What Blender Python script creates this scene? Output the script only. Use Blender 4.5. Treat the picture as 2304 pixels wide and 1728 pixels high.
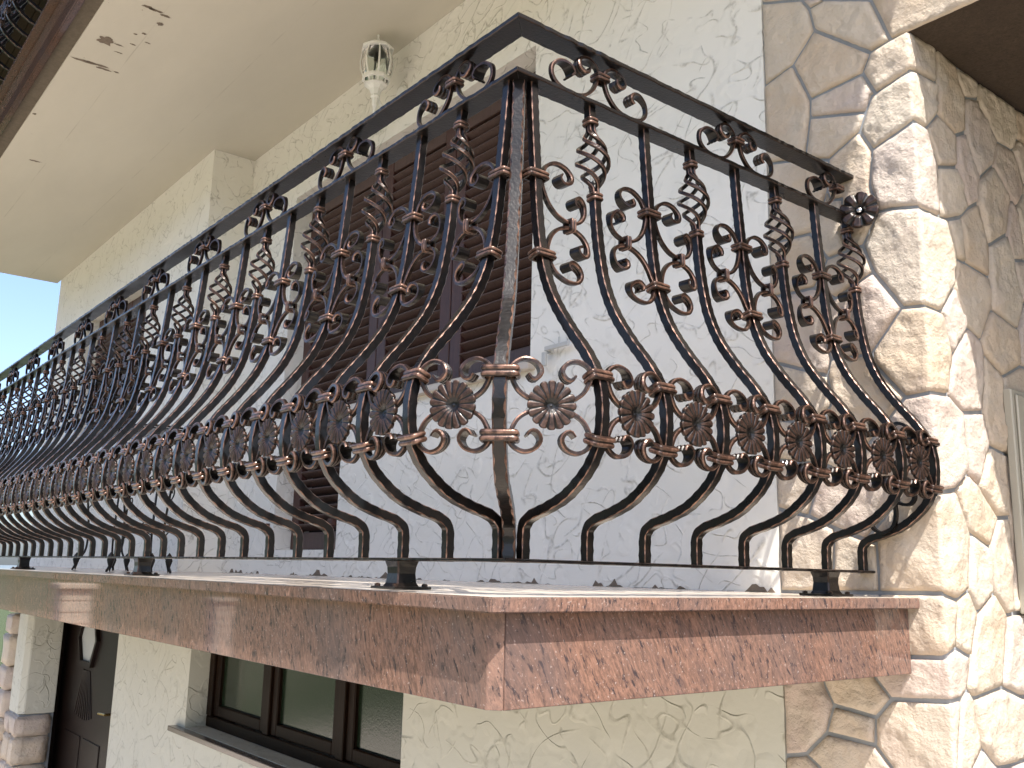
import bpy, bmesh, math, random
from mathutils import Vector, Matrix, noise
from mathutils.geometry import delaunay_2d_cdt
random.seed(7)
for o in list(bpy.data.objects): bpy.data.objects.remove(o)
scene = bpy.context.scene
col = scene.collection
R = math.radians

# ---------------------------------------------------------------- camera
cam_d = bpy.data.cameras.new('camera')
cam = bpy.data.objects.new('camera', cam_d); col.objects.link(cam)
yaw, pitch, roll = -0.8987, 0.196, 0.0228
f = Vector((math.sin(yaw)*math.cos(pitch), math.cos(yaw)*math.cos(pitch), math.sin(pitch)))
r0 = Vector((math.cos(yaw), -math.sin(yaw), 0)); u0 = r0.cross(f)
rr = math.cos(roll)*r0 + math.sin(roll)*u0
uu = -math.sin(roll)*r0 + math.cos(roll)*u0
m = Matrix((rr, uu, -f)).transposed().to_4x4(); m.translation = Vector((1.2689, -1.0086, 0.037))
cam.matrix_world = m
cam_d.sensor_fit = 'HORIZONTAL'; cam_d.sensor_width = 36.0
cam_d.lens = 2132.0/2304*36
cam_d.clip_start = 0.02; cam_d.clip_end = 2000
scene.camera = cam

# ---------------------------------------------------------------- sky and sun
SUN = Vector((1.0, -0.44, 1.7)).normalized()
world = bpy.data.worlds.new('World'); scene.world = world; world.use_nodes = True
wn = world.node_tree; wn.nodes.clear()
wo = wn.nodes.new('ShaderNodeOutputWorld'); wb = wn.nodes.new('ShaderNodeBackground')
sky = wn.nodes.new('ShaderNodeTexSky'); sky.sky_type = 'NISHITA'; sky.sun_disc = False
sky.sun_elevation = math.asin(SUN.z)
sky.sun_rotation = math.atan2(SUN.x, SUN.y)
sky.altitude = 1500; sky.air_density = .9; sky.dust_density = 9.0; sky.ozone_density = 1.6
wb.inputs['Strength'].default_value = 0.08
wn.links.new(sky.outputs[0], wb.inputs[0]); wn.links.new(wb.outputs[0], wo.inputs[0])
sd = bpy.data.lights.new('sun', 'SUN'); sd.energy = 2.0; sd.angle = R(0.53); sd.color = (1.0, 0.95, 0.87)
so = bpy.data.objects.new('sun', sd); col.objects.link(so)
so.rotation_euler = SUN.to_track_quat('Z', 'Y').to_euler()
so.location = SUN*20
vs = scene.view_settings
vs.view_transform = 'Standard'; vs.look = 'None'; vs.exposure = 2.18; vs.gamma = 1.0; vs.use_curve_mapping = False

try:
    cy = scene.cycles
    cy.max_bounces = 7; cy.diffuse_bounces = 4; cy.glossy_bounces = 3; cy.transmission_bounces = 6
    cy.caustics_reflective = False; cy.caustics_refractive = False
except Exception: pass
# ---------------------------------------------------------------- material helpers
class NT:
    def __init__(s, name):
        s.m = bpy.data.materials.new(name); s.m.use_nodes = True
        s.t = s.m.node_tree; s.t.nodes.clear()
        s.out = s.n('ShaderNodeOutputMaterial'); s.p = s.n('ShaderNodeBsdfPrincipled')
        s.l(s.p.outputs[0], s.out.inputs[0])
        s.co = s.n('ShaderNodeTexCoord').outputs['Object']
    def n(s, ty, **k):
        x = s.t.nodes.new(ty)
        for a, b in k.items(): setattr(x, a, b)
        return x
    def l(s, a, b): s.t.links.new(a, b)
    def setp(s, **k):
        for a, b in k.items():
            i = s.p.inputs[a.replace('_', ' ')]
            if hasattr(b, 'is_linked'): s.l(b, i)
            else: i.default_value = (b + (1,)) if isinstance(b, tuple) and len(b) == 3 else b
        return s
    def map(s, sc=(1, 1, 1), rot=(0, 0, 0), co=None, loc=(0, 0, 0)):
        x = s.n('ShaderNodeMapping'); x.inputs['Scale'].default_value = sc
        x.inputs['Rotation'].default_value = rot; x.inputs['Location'].default_value = loc
        s.l(co or s.co, x.inputs[0]); return x.outputs[0]
    def noise(s, scale, detail=4, rough=.55, co=None, dist=0.0, col=False):
        x = s.n('ShaderNodeTexNoise'); x.inputs['Scale'].default_value = scale
        x.inputs['Detail'].default_value = detail; x.inputs['Roughness'].default_value = rough
        x.inputs['Distortion'].default_value = dist
        s.l(co or s.co, x.inputs['Vector']); return x.outputs[1 if col else 0]
    def voro(s, scale, feature='F1', co=None, out=0, rand=1.0):
        x = s.n('ShaderNodeTexVoronoi', feature=feature); x.inputs['Scale'].default_value = scale
        x.inputs['Randomness'].default_value = rand
        s.l(co or s.co, x.inputs['Vector']); return x.outputs[out]
    def ramp(s, fac, stops, interp='LINEAR'):
        x = s.n('ShaderNodeValToRGB'); x.color_ramp.interpolation = interp
        e = x.color_ramp.elements
        while len(e) < len(stops): e.new(.5)
        for a, (p, c) in zip(e, stops):
            a.position = p
            a.color = (c, c, c, 1) if not isinstance(c, tuple) else c + (1,)
        s.l(fac, x.inputs[0]); return x.outputs[0]
    def mix(s, fac, a, b, mode='MIX'):
        x = s.n('ShaderNodeMix', data_type='RGBA', blend_type=mode)
        for i, v in ((0, fac), (6, a), (7, b)):
            if hasattr(v, 'is_linked'): s.l(v, x.inputs[i])
            else: x.inputs[i].default_value = (v + (1,)) if isinstance(v, tuple) else v
        return x.outputs[2]
    def math(s, op, a, b=0.0, clamp=False):
        x = s.n('ShaderNodeMath', operation=op); x.use_clamp = clamp
        for i, v in ((0, a), (1, b)):
            if hasattr(v, 'is_linked'): s.l(v, x.inputs[i])
            else: x.inputs[i].default_value = v
        return x.outputs[0]
    def vadd(s, a, b, k):
        x = s.n('ShaderNodeVectorMath', operation='MULTIPLY_ADD')
        s.l(b, x.inputs[0]); x.inputs[1].default_value = (k, k, k); s.l(a, x.inputs[2]); return x.outputs[0]
    def bump(s, h, dist=.01, strength=1.0, normal=None):
        x = s.n('ShaderNodeBump'); x.inputs['Distance'].default_value = dist
        x.inputs['Strength'].default_value = strength
        s.l(h, x.inputs['Height'])
        if normal: s.l(normal, x.inputs['Normal'])
        return x.outputs[0]
    def rnd(s): return s.n('ShaderNodeObjectInfo').outputs['Random']
    def sep(s, co=None):
        x = s.n('ShaderNodeSeparateXYZ'); s.l(co or s.co, x.inputs[0]); return x.outputs

M = {}
# blackened iron under clear lacquer, brown patina rubbed in
k = NT('iron'); nz = k.noise(60, 5, .6); nb = k.noise(14, 3)
c = k.mix(k.ramp(nz, [(.45, 0.0), (.72, .8)]), (.0042, .0037, .0038), (.012, .0072, .0056))
k.setp(Base_Color=c, Metallic=.1, Roughness=k.ramp(nb, [(.3, .26), (.7, .42)]), Specular_IOR_Level=.25, Coat_Weight=.34, Coat_Roughness=.07,
       Normal=k.bump(k.noise(160, 3), .0012, .55)); M['iron'] = k.m
# edges rubbed back to copper
k = NT('copper_edge'); nz = k.noise(45, 4, .65)
c = k.mix(k.ramp(nz, [(.38, 0.0), (.68, 1.0)]), (.022, .012, .009), (.25, .138, .098))
k.setp(Base_Color=c, Metallic=.4, Roughness=.32, Specular_IOR_Level=.3, Coat_Weight=.3, Coat_Roughness=.1,
       Normal=k.bump(k.noise(220, 2), .001, .4)); M['copper'] = k.m
k = NT('copper_patina'); nz = k.noise(90, 4, .65)
c = k.mix(k.ramp(nz, [(.35, 0.0), (.75, 1.0)]), (.009, .0056, .0043), (.054, .028, .0195))
k.setp(Base_Color=c, Metallic=.15, Roughness=.34, Specular_IOR_Level=.25, Coat_Weight=.25, Coat_Roughness=.1,
       Normal=k.bump(k.noise(220, 2), .001, .4)); M['patina'] = k.m

# trowelled stucco
def stucco(name, base, dirt, scale=1.0, dirtamt=.5):
    # ledges left by the trowel: short arcs where a pass of plaster stops
    k = NT(name)
    lines = None; hs = None
    for sc_, rot, loc, w in ((5.2, 38, (0, 0, 0), .012), (7.6, 62, (4, 2, 7), .015), (10.5, -20, (9, 5, 1), .018)):
        co = k.map((.62, 1, 1.25), (0, 0, 0), k.map((1, 1, 1), (0, R(rot), 0)), loc)
        n_ = k.noise(sc_*scale, .9, .45, co, .12)
        d = k.math('ABSOLUTE', k.math('SUBTRACT', n_, .5))
        l = k.ramp(d, [(0.0, 1.0), (w, 0.0)])
        m_ = k.ramp(k.noise(sc_*scale*.95, 2, .6, k.map(loc=(loc[1]+3, 1, loc[0]+2))), [(.45, 0.0), (.55, 1.0)])
        l = k.math('MULTIPLY', l, m_)
        st = k.math('MULTIPLY', k.ramp(n_, [(.485, 0.0), (.515, 1.0)]), m_)
        lines = l if lines is None else k.math('MAXIMUM', lines, l)
        hs = st if hs is None else k.math('ADD', hs, st)
    fine = k.noise(60, 3, .6)
    h = k.math('ADD', k.math('MULTIPLY', lines, .55), k.math('ADD', k.math('MULTIPLY', hs, .5), k.math('MULTIPLY', fine, .14)))
    dm = k.math('MULTIPLY', k.math('MULTIPLY', lines, k.ramp(fine, [(.38, .15), (.62, 1.0)])), dirtamt)
    b2 = k.mix(k.ramp(k.noise(2.2, 3), [(.3, 0.0), (.75, 1.0)]), base, tuple(x*.94 for x in base))
    c = k.mix(dm, b2, dirt)
    k.setp(Base_Color=c, Roughness=.75, Normal=k.bump(h, .005, .75)); return k.m
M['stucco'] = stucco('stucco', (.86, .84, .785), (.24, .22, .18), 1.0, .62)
M['stucco_low'] = stucco('stucco_low', (.585, .585, .52), (.24, .23, .18), .8, .55)  # darker copy of the stucco, shade under the slab is in its colour

# painted soffit with flaked spots and board seams
k = NT('soffit_paint'); xyz = k.sep()
base = k.mix(k.ramp(k.noise(1.1, 6, .65, k.map((.5, 1.6, 1))), [(.3, 0.0), (.7, 1.0)]), (.585, .55, .465), (.515, .485, .41))
edge = k.ramp(xyz[1], [(0.0, 1.0), (.42, 0.0)])
fl = k.math('MULTIPLY', k.ramp(k.noise(5.2, 6, .72, k.map((1, 2.0, 1))), [(.70, 0.0), (.715, 1.0)]), edge)
fl2 = k.math('MULTIPLY', k.ramp(k.noise(26, 5, .75, k.map((1, 3.0, 1))), [(.70, 0.0), (.72, 1.0)]), k.math('MULTIPLY', edge, .8))
fm = k.math('MAXIMUM', fl, fl2)
c = k.mix(fm, base, k.mix(k.noise(40, 3), (.19, .155, .12), (.33, .28, .22)))
seam = None
for yy in (.14, .62):
    d = k.math('ABSOLUTE', k.math('SUBTRACT', k.math('ADD', xyz[1], k.math('MULTIPLY', k.noise(2.0, 2), .012)), yy))
    sm = k.ramp(d, [(0.0, 1.0), (.0035, 0.0)])
    seam = sm if seam is None else k.math('MAXIMUM', seam, sm)
sm = k.math('MULTIPLY', seam, k.ramp(k.noise(3.2, 4, .6), [(.42, 0.0), (.62, .55)]))
c = k.mix(sm, c, (.30, .27, .22))
k.setp(Base_Color=c, Roughness=.55, Normal=k.bump(k.math('SUBTRACT', k.math('MULTIPLY', k.noise(30, 3), .1), fm), .003, .7)); M['soffit'] = k.m

# polished pink granite
def granite(name, rot, rough=.09, light=1.0):
    k = NT(name)
    co = k.map((1, 1, .32), (0, 0, 0), k.map((1, 1, 1), rot)); d = k.noise(4, 3, .5, col=True); cs = k.vadd(co, d, .05)
    sp = k.noise(150, 5, .75, cs); st = k.noise(11, 7, .74, cs); bg = k.noise(6, 3, .5, cs)
    a = k.mix(k.ramp(sp, [(.34, 0.0), (.62, 1.0)]), (.110*light, .067*light, .055*light), (.310*light, .174*light, .126*light))
    a = k.mix(k.ramp(bg, [(.40, 0.0), (.7, .6)]), a, (.190*light, .143*light, .130*light))
    gr = k.ramp(k.noise(110, 4, .65, cs), [(.555, 0.0), (.65, 1.0)])
    a = k.mix(k.math('MULTIPLY', gr, .85), a, (.030, .028, .034))
    a = k.mix(k.ramp(st, [(.52, 0.0), (.74, .62)]), a, (.075, .062, .066))
    w = k.ramp(k.noise(190, 2, .5), [(.64, 0.0), (.74, .55)])
    a = k.mix(w, a, (.42, .34, .31))
    k.setp(Base_Color=a, Roughness=rough, Specular_IOR_Level=.5); return k.m
M['granite'] = granite('granite', (0, R(22), 0), .045, .85)
M['granite_x'] = granite('granite_x', (R(-28), 0, 0), .06, .80)
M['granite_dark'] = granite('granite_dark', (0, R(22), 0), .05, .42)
M['granite_top'] = granite('granite_top', (R(80), 0, R(30)), .12, 1.1)

# split limestone
k = NT('stone'); rn = k.rnd()
n1 = k.noise(9, 5, .6, k.vadd(k.co, k.n('ShaderNodeObjectInfo').outputs['Location'], 1.0)); n2 = k.noise(30, 5, .7); n3 = k.noise(4, 3)
tint = k.ramp(rn, [(0.0, (.57, .475, .38)), (.22, (.545, .445, .385)), (.42, (.60, .515, .42)), (.6, (.57, .46, .35)), (.78, (.54, .455, .40)), (1.0, (.61, .53, .44))], 'CONSTANT')
c = k.mix(k.ramp(n1, [(.40, 0.0), (.72, .75)]), tint, (.60, .535, .45))
c = k.mix(k.ramp(n3, [(.56, 0.0), (.76, .30)]), c, (.54, .40, .25))
c = k.mix(k.ramp(k.noise(6, 4, .6, k.map(loc=(5, 3, 1))), [(.56, 0.0), (.72, .35)]), c, (.51, .40, .36))
c = k.mix(k.ramp(n2, [(.62, 0.0), (.78, .38)]), c, (.36, .28, .19))
h = k.math('ADD', k.noise(38, 6, .68), k.math('MULTIPLY', k.voro(26, 'F1', k.vadd(k.co, k.noise(12, 3, col=True), .05)), .35))
k.setp(Base_Color=c, Roughness=.72, Normal=k.bump(h, .011, .9)); M['stone'] = k.m
k = NT('mortar'); c = k.mix(k.noise(60, 4), (.255, .275, .30), (.35, .37, .395))
k.setp(Base_Color=c, Roughness=.85, Normal=k.bump(k.noise(140, 3), .002, .6)); M['mortar'] = k.m
k = NT('concrete'); c = k.mix(k.noise(35, 6, .7), (.055, .042, .028), (.175, .145, .105))
k.setp(Base_Color=c, Roughness=.9, Normal=k.bump(k.noise(70, 4), .004, .8)); M['concrete'] = k.m

def wood(name, a, b, rot=(0, R(90), 0), rough=.45, spec=.4):
    k = NT(name); co = k.map((14, 14, 1.2), rot); g = k.noise(6, 5, .65, co, 1.2); d = k.noise(2.5, 3)
    c = k.mix(k.ramp(g, [(.3, 0.0), (.75, 1.0)]), a, b)
    c = k.mix(k.ramp(d, [(.45, 0.0), (.75, .5)]), c, tuple(x*.7 for x in a))
    k.setp(Base_Color=c, Roughness=rough, Specular_IOR_Level=spec, Normal=k.bump(g, .0015, .5)); return k.m
M['shutter'] = wood('shutter_wood', (.062, .034, .028), (.10, .057, .047))
M['shutter_v'] = wood('shutter_stile_wood', (.052, .0195, .015), (.082, .033, .0245), (0, 0, 0))
M['frame_wood'] = wood('frame_wood', (.008, .0038, .002), (.019, .0088, .0042), (0, 0, 0), .45, .1)
M['door_wood'] = wood('door_wood', (.0075, .0042, .0034), (.017, .0095, .0074), (0, 0, 0), .4, .25)
M['ceiling_wood'] = wood('ceiling_wood', (.034, .024, .017), (.075, .055, .039), (0, R(90), R(25)), .6, .3)
M['roof_wood'] = wood('roof_wood', (.012, .005, .003), (.034, .014, .006), (0, R(90), 0), .6, .2)
def plain(name, c, rough=.5, metal=0.0, var=.08, sc=30, **kw):
    k = NT(name); cc = k.mix(k.noise(sc, 4), tuple(x*(1-var) for x in c), tuple(min(1, x*(1+var)) for x in c))
    k.setp(Base_Color=cc, Roughness=rough, Metallic=metal, **kw); return k.m
M['white_metal'] = plain('white_metal', (.86, .86, .83), .35)
M['bare_plaster'] = plain('bare_plaster', (.17, .135, .105), .9, 0, .45, 60)
k = NT('balcony_floor'); c = k.mix(k.ramp(k.noise(5, 5, .65, k.map((1, 3, 1))), [(.3, 0.0), (.72, 1.0)]), (.70, .61, .51), (.60, .52, .43))
c = k.mix(k.ramp(k.noise(80, 4, .6), [(.55, 0.0), (.75, .5)]), c, (.36, .30, .24))
k.setp(Base_Color=c, Roughness=.2); M['floor'] = k.m
M['grey_white'] = plain('grey_white', (.50, .50, .48), .4)
M['marble'] = plain('marble_sill', (.55, .48, .40), .25, 0, .15, 18)
M['grey_sill'] = plain('grey_stone_sill', (.20, .17, .15), .2, 0, .2, 60)
M['brass'] = plain('brass', (.55, .38, .14), .25, .95)
M['chrome'] = plain('chrome', (.7, .7, .72), .15, 1.0)
M['cabinet'] = plain('cabinet_paint', (.40, .375, .31), .4, 0, .04)
M['dark_room'] = plain('dark_room', (.012, .010, .009), .8)  # near-black, stands in for the shade of the room inside
k = NT('clear_glass'); k.setp(Base_Color=(.95, 1.0, .98), Roughness=.02, Transmission_Weight=1.0, IOR=1.25); M['glass'] = k.m
k = NT('textured_pane'); k.setp(Base_Color=(.012, .022, .012), Roughness=.15, Specular_IOR_Level=.8,
       Normal=k.bump(k.noise(120, 3), .0012, .35)); M['pane'] = k.m
k = NT('pale_pane'); k.setp(Base_Color=(.50, .53, .54), Roughness=.2, Normal=k.bump(k.noise(150, 2), .002, .4)); M['pale_pane'] = k.m
k = NT('grass'); c = k.mix(k.noise(.6, 5, .6), (.028, .046, .012), (.055, .075, .022)); c = k.mix(k.ramp(k.noise(30, 3), [(.4, 0.0), (.7, .6)]), c, (.07, .085, .03))
k.setp(Base_Color=c, Roughness=.85, Normal=k.bump(k.noise(40, 4), .05, .7)); M['grass'] = k.m
k = NT('paving'); br = k.n('ShaderNodeTexBrick'); k.l(k.co, br.inputs[0]); br.inputs['Scale'].default_value = 2.2
br.inputs['Color1'].default_value = (.60, .53, .45, 1); br.inputs['Color2'].default_value = (.56, .495, .42, 1); br.inputs['Mortar'].default_value = (.42, .37, .31, 1); br.inputs['Mortar Size'].default_value = .01
c = k.mix(k.ramp(k.noise(2, 5), [(.35, 0.0), (.7, .4)]), br.outputs[0], (.50, .44, .37))
k.setp(Base_Color=c, Roughness=.8); M['paving'] = k.m
M['pillar_block'] = plain('pillar_block', (.52, .44, .35), .8, 0, .2, 12)
M['leaf'] = plain('leaf', (.06, .11, .025), .6, 0, .5, 9)
M['bark'] = plain('bark', (.10, .07, .05), .9, 0, .3, 20)

# ---------------------------------------------------------------- object helpers
def mesh(name, verts, faces, mats, mi=None, smooth=False):
    me = bpy.data.meshes.new(name); me.from_pydata([tuple(v) for v in verts], [], faces)
    for x in mats: me.materials.append(M[x])
    if mi: me.polygons.foreach_set('material_index', mi)
    if smooth: me.polygons.foreach_set('use_smooth', [True]*len(me.polygons))
    me.validate(); me.update(); return me
def obj(name, me, parent=None, loc=(0, 0, 0), rot=(0, 0, 0), scale=None):
    o = bpy.data.objects.new(name, me); col.objects.link(o)
    o.location = loc; o.rotation_euler = rot
    if scale: o.scale = scale
    if parent: o.parent = parent
    return o
def tag(o, label=None, cat=None, group=None, kind=None):
    for a, b in (('label', label), ('category', cat), ('group', group), ('kind', kind)):
        if b: o[a] = b
    return o
def thing(name, label, cat, loc=(0, 0, 0), group=None):
    return tag(obj(name, None, None, loc), label, cat, group)
class MB:
    def __init__(s): s.v = []; s.f = []; s.mi = []
    def add(s, v, f, mi=0, M4=None):
        b = len(s.v)
        s.v += [Vector(x) if M4 is None else M4 @ Vector(x) for x in v]
        s.f += [tuple(i+b for i in x) for x in f]
        s.mi += mi if isinstance(mi, list) else [mi]*len(f)
        return s
    def box(s, x0, x1, y0, y1, z0, z1, mi=0, bev=0.0, M4=None):
        if bev <= 0:
            v = [(x, y, z) for z in (z0, z1) for y in (y0, y1) for x in (x0, x1)]
            s.add(v, [(0, 2, 3, 1), (4, 5, 7, 6), (0, 1, 5, 4), (2, 6, 7, 3), (0, 4, 6, 2), (1, 3, 7, 5)], mi, M4); return s
        bm = bmesh.new(); bmesh.ops.create_cube(bm, size=1)
        bmesh.ops.scale(bm, vec=(x1-x0, y1-y0, z1-z0), verts=bm.verts)
        bmesh.ops.translate(bm, vec=((x0+x1)/2, (y0+y1)/2, (z0+z1)/2), verts=bm.verts)
        bmesh.ops.bevel(bm, geom=bm.edges[:], offset=bev, segments=1, affect='EDGES')
        bm.verts.index_update()
        s.add([v.co.copy() for v in bm.verts], [tuple(v.index for v in f.verts) for f in bm.faces], mi, M4); bm.free(); return s
    def sweep(s, rings, mi=0, caps=True):
        # rings: list of equally long vertex loops; mi: one index or one per loop segment
        n = len(rings[0]); v = [p for r_ in rings for p in r_]; fs = []; ms = []
        for i in range(len(rings)-1):
            for j in range(n):
                k2 = (j+1) % n
                fs.append((i*n+j, i*n+k2, (i+1)*n+k2, (i+1)*n+j)); ms.append(mi[j] if isinstance(mi, list) else mi)
        if caps:
            fs.append(tuple(range(n-1, -1, -1))); fs.append(tuple((len(rings)-1)*n+j for j in range(n))); m0 = mi[0] if isinstance(mi, list) else mi; ms += [m0, m0]
        s.add(v, fs, ms); return s
    def tube(s, pts, rad, n=8, mi=0, caps=True):
        pts = [Vector(p) for p in pts]; rings = []; ref = None
        for i, p in enumerate(pts):
            t = (pts[min(i+1, len(pts)-1)]-pts[max(i-1, 0)]).normalized()
            if ref is None: ref = t.orthogonal().normalized()
            ref = (ref-t*ref.dot(t)).normalized(); b = t.cross(ref)
            ra = rad[i] if isinstance(rad, (list, tuple)) else rad
            rings.append([p+ra*(math.cos(2*math.pi*j/n)*ref+math.sin(2*math.pi*j/n)*b) for j in range(n)])
        return s.sweep(rings, mi, caps)
    def lathe(s, prof, n=16, mi=0, M4=None, caps=True):
        rings = [[Vector((r_*math.cos(2*math.pi*j/n), r_*math.sin(2*math.pi*j/n), z)) for j in range(n)] for r_, z in prof]
        if M4: rings = [[M4 @ p for p in r_] for r_ in rings]
        return s.sweep(rings, mi, caps)
    def me(s, name, mats, smooth=False): return mesh(name, s.v, s.f, mats, s.mi, smooth)
def crom(pts, step):
    # centripetal-ish Catmull-Rom resampled at an even step
    P = [Vector(p) for p in pts]; P = [2*P[0]-P[1]]+P+[2*P[-1]-P[-2]]; out = []
    for i in range(1, len(P)-2):
        for q in range(12):
            t = q/12; a, b, c_, d = P[i-1], P[i], P[i+1], P[i+2]
            out.append(.5*((2*b)+(c_-a)*t+(2*a-5*b+4*c_-d)*t*t+(3*b-a-3*c_+d)*t**3))
    out.append(P[-2]); res = [out[0]]; acc = 0.0
    L = sum((out[i+1]-out[i]).length for i in range(len(out)-1)); n = max(2, int(round(L/step))); st = L/n; need = st
    for i in range(len(out)-1):
        a, b = out[i], out[i+1]; l = (b-a).length
        while l > 0 and acc+l >= need-1e-9 and len(res) < n:
            res.append(a+(b-a)*((need-acc)/l)); need += st
        acc += l
    res.append(out[-1]); return res
# ---------------------------------------------------------------- ground
WX, WY = 0.185, 1.10            # house corner, main wall plane
GZ = -2.1
def terrain():
    n = 60; v = []; fs = []
    for j in range(n+1):
        for i in range(n+1):
            # grid spreads out with distance
            a = (i/n*2-1); b = (j/n*2-1)
            x = math.copysign(abs(a)**2.6*420, a)-2; y = math.copysign(abs(b)**2.6*420, b)-1
            z = GZ-.02
            d = max(0, -y-12); z += min(26, .13*d+.0012*d*d) if y < 0 else 0
            d = max(0, -x-14); z -= min(6, .10*d)
            z += .25*noise.noise(Vector((x*.06, y*.06, 0)))*min(1, max(0, math.hypot(x+2, y)-7)/8)
            v.append((x, y, z))
    for j in range(n):
        for i in range(n):
            q = j*(n+1)+i; fs.append((q, q+1, q+n+2, q+n+1))
    return mesh('ground', v, fs, ['grass'], smooth=True)
tag(obj('ground', terrain()), 'green lawn rising gently away from the house', 'lawn', kind='structure')
pv = MB(); pts = [(-10.5, 1.6), (-10.5, -4.6), (-7, -7.5), (-2.5, -9.2), (3.0, -10.0), (9, -9.4), (13, -7.0), (13, 4.5)]
pv.add([(x, y, GZ+.008) for x, y in pts]+[(x, y, GZ-.08) for x, y in pts],
       [tuple(range(len(pts)))]+[(i, i+len(pts), (i+1) % len(pts)+len(pts), (i+1) % len(pts)) for i in range(len(pts))])
tag(obj('paving', pv.me('paving', ['paving'])), kind='structure')

# ---------------------------------------------------------------- the house
house = thing('house', 'cream stucco house with a stone clad corner and two balconies', 'house', (-3, 1.5, GZ))
house.location = (0, 0, 0)

def wall_mesh(name, x0, x1, z0, z1, y, depth, openings, mat, left=True, right=True):
    xs = sorted({x0, x1, *[v for o in openings for v in o[:2]]}); zs = sorted({z0, z1, *[v for o in openings for v in o[2:4]]})
    # extra cuts keep long quads tidy
    def hole(xa, xb, za, zb):
        cx, cz = (xa+xb)/2, (za+zb)/2
        return any(o[0] < cx < o[1] and o[2] < cz < o[3] for o in openings)
    b = MB(); G = {}
    for i in range(len(xs)-1):
        for j in range(len(zs)-1): G[i, j] = not hole(xs[i], xs[i+1], zs[j], zs[j+1])
    yb = y+depth
    for (i, j), s in G.items():
        if not s: continue
        xa, xb, za, zb = xs[i], xs[i+1], zs[j], zs[j+1]
        b.add([(xa, y, za), (xb, y, za), (xb, y, zb), (xa, y, zb)], [(0, 1, 2, 3)])
        b.add([(xa, yb, za), (xb, yb, za), (xb, yb, zb), (xa, yb, zb)], [(3, 2, 1, 0)])
        if not G.get((i-1, j), False): b.add([(xa, y, za), (xa, y, zb), (xa, yb, zb), (xa, yb, za)], [(0, 1, 2, 3)])
        if not G.get((i+1, j), False): b.add([(xb, y, za), (xb, yb, za), (xb, yb, zb), (xb, y, zb)], [(0, 1, 2, 3)])
        if not G.get((i, j-1), False): b.add([(xa, y, za), (xa, yb, za), (xb, yb, za), (xb, y, za)], [(0, 1, 2, 3)])
        if not G.get((i, j+1), False): b.add([(xa, y, zb), (xb, y, zb), (xb, yb, zb), (xa, yb, zb)], [(0, 1, 2, 3)])
    return b.me(name, [mat])
SOF = 2.45
W1 = tag(obj('stucco_wall', wall_mesh('stucco_wall', -3.94, -.25, 0.0, SOF, WY, .3,
    [(-3.31, -2.645, .12, 2.02), (-2.645, -1.28, .77, 2.02)], 'stucco'), house), 'white trowelled stucco wall behind the balcony')
W2 = obj('stucco_wall', wall_mesh('stucco_wall_forward', -7.42, -3.94, -.02, SOF, .85, .55, [(-6.41, -4.935, .80, 1.90)], 'stucco'), house)
W3 = tag(obj('stucco_wall', wall_mesh('stucco_wall_low', -7.62, -.25, GZ, -.10, WY, .3,
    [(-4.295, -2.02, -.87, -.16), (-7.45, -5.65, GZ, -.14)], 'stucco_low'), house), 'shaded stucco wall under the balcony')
# flaked plaster along the wall foot: low uneven skirting of bare plaster
b = MB()
rs = random.Random(3)
top = []; x = -3.9
while x < -.26:
    nn_ = noise.noise(Vector((x*5.2, 2, 0)))+.45*noise.noise(Vector((x*23, 5, 0)))+.25*noise.noise(Vector((x*71, 5, 0))); top.append((x, max(0.0, nn_-.05)*.055)); x += .012
v = []
for x, h in top: v += [(x, WY-.0025, .001), (x, WY-.0025, h), (x, WY+.01, h)]
fs = []
for i in range(len(top)-1):
    if top[i][1] <= 0 and top[i+1][1] <= 0: continue
    a = i*3; fs += [(a, a+3, a+4, a+1), (a+1, a+4, a+5, a+2)]
b.add(v, fs); tag(obj('bare_plaster', b.me('bare_plaster', ['bare_plaster']), house), kind='stuff')
# upper storey wall that closes the view under the roof
obj('upper_wall', MB().box(-7.42, .7, .85, 1.4, 2.64, 4.75).me('upper_wall', ['stucco_low']), house)

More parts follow.
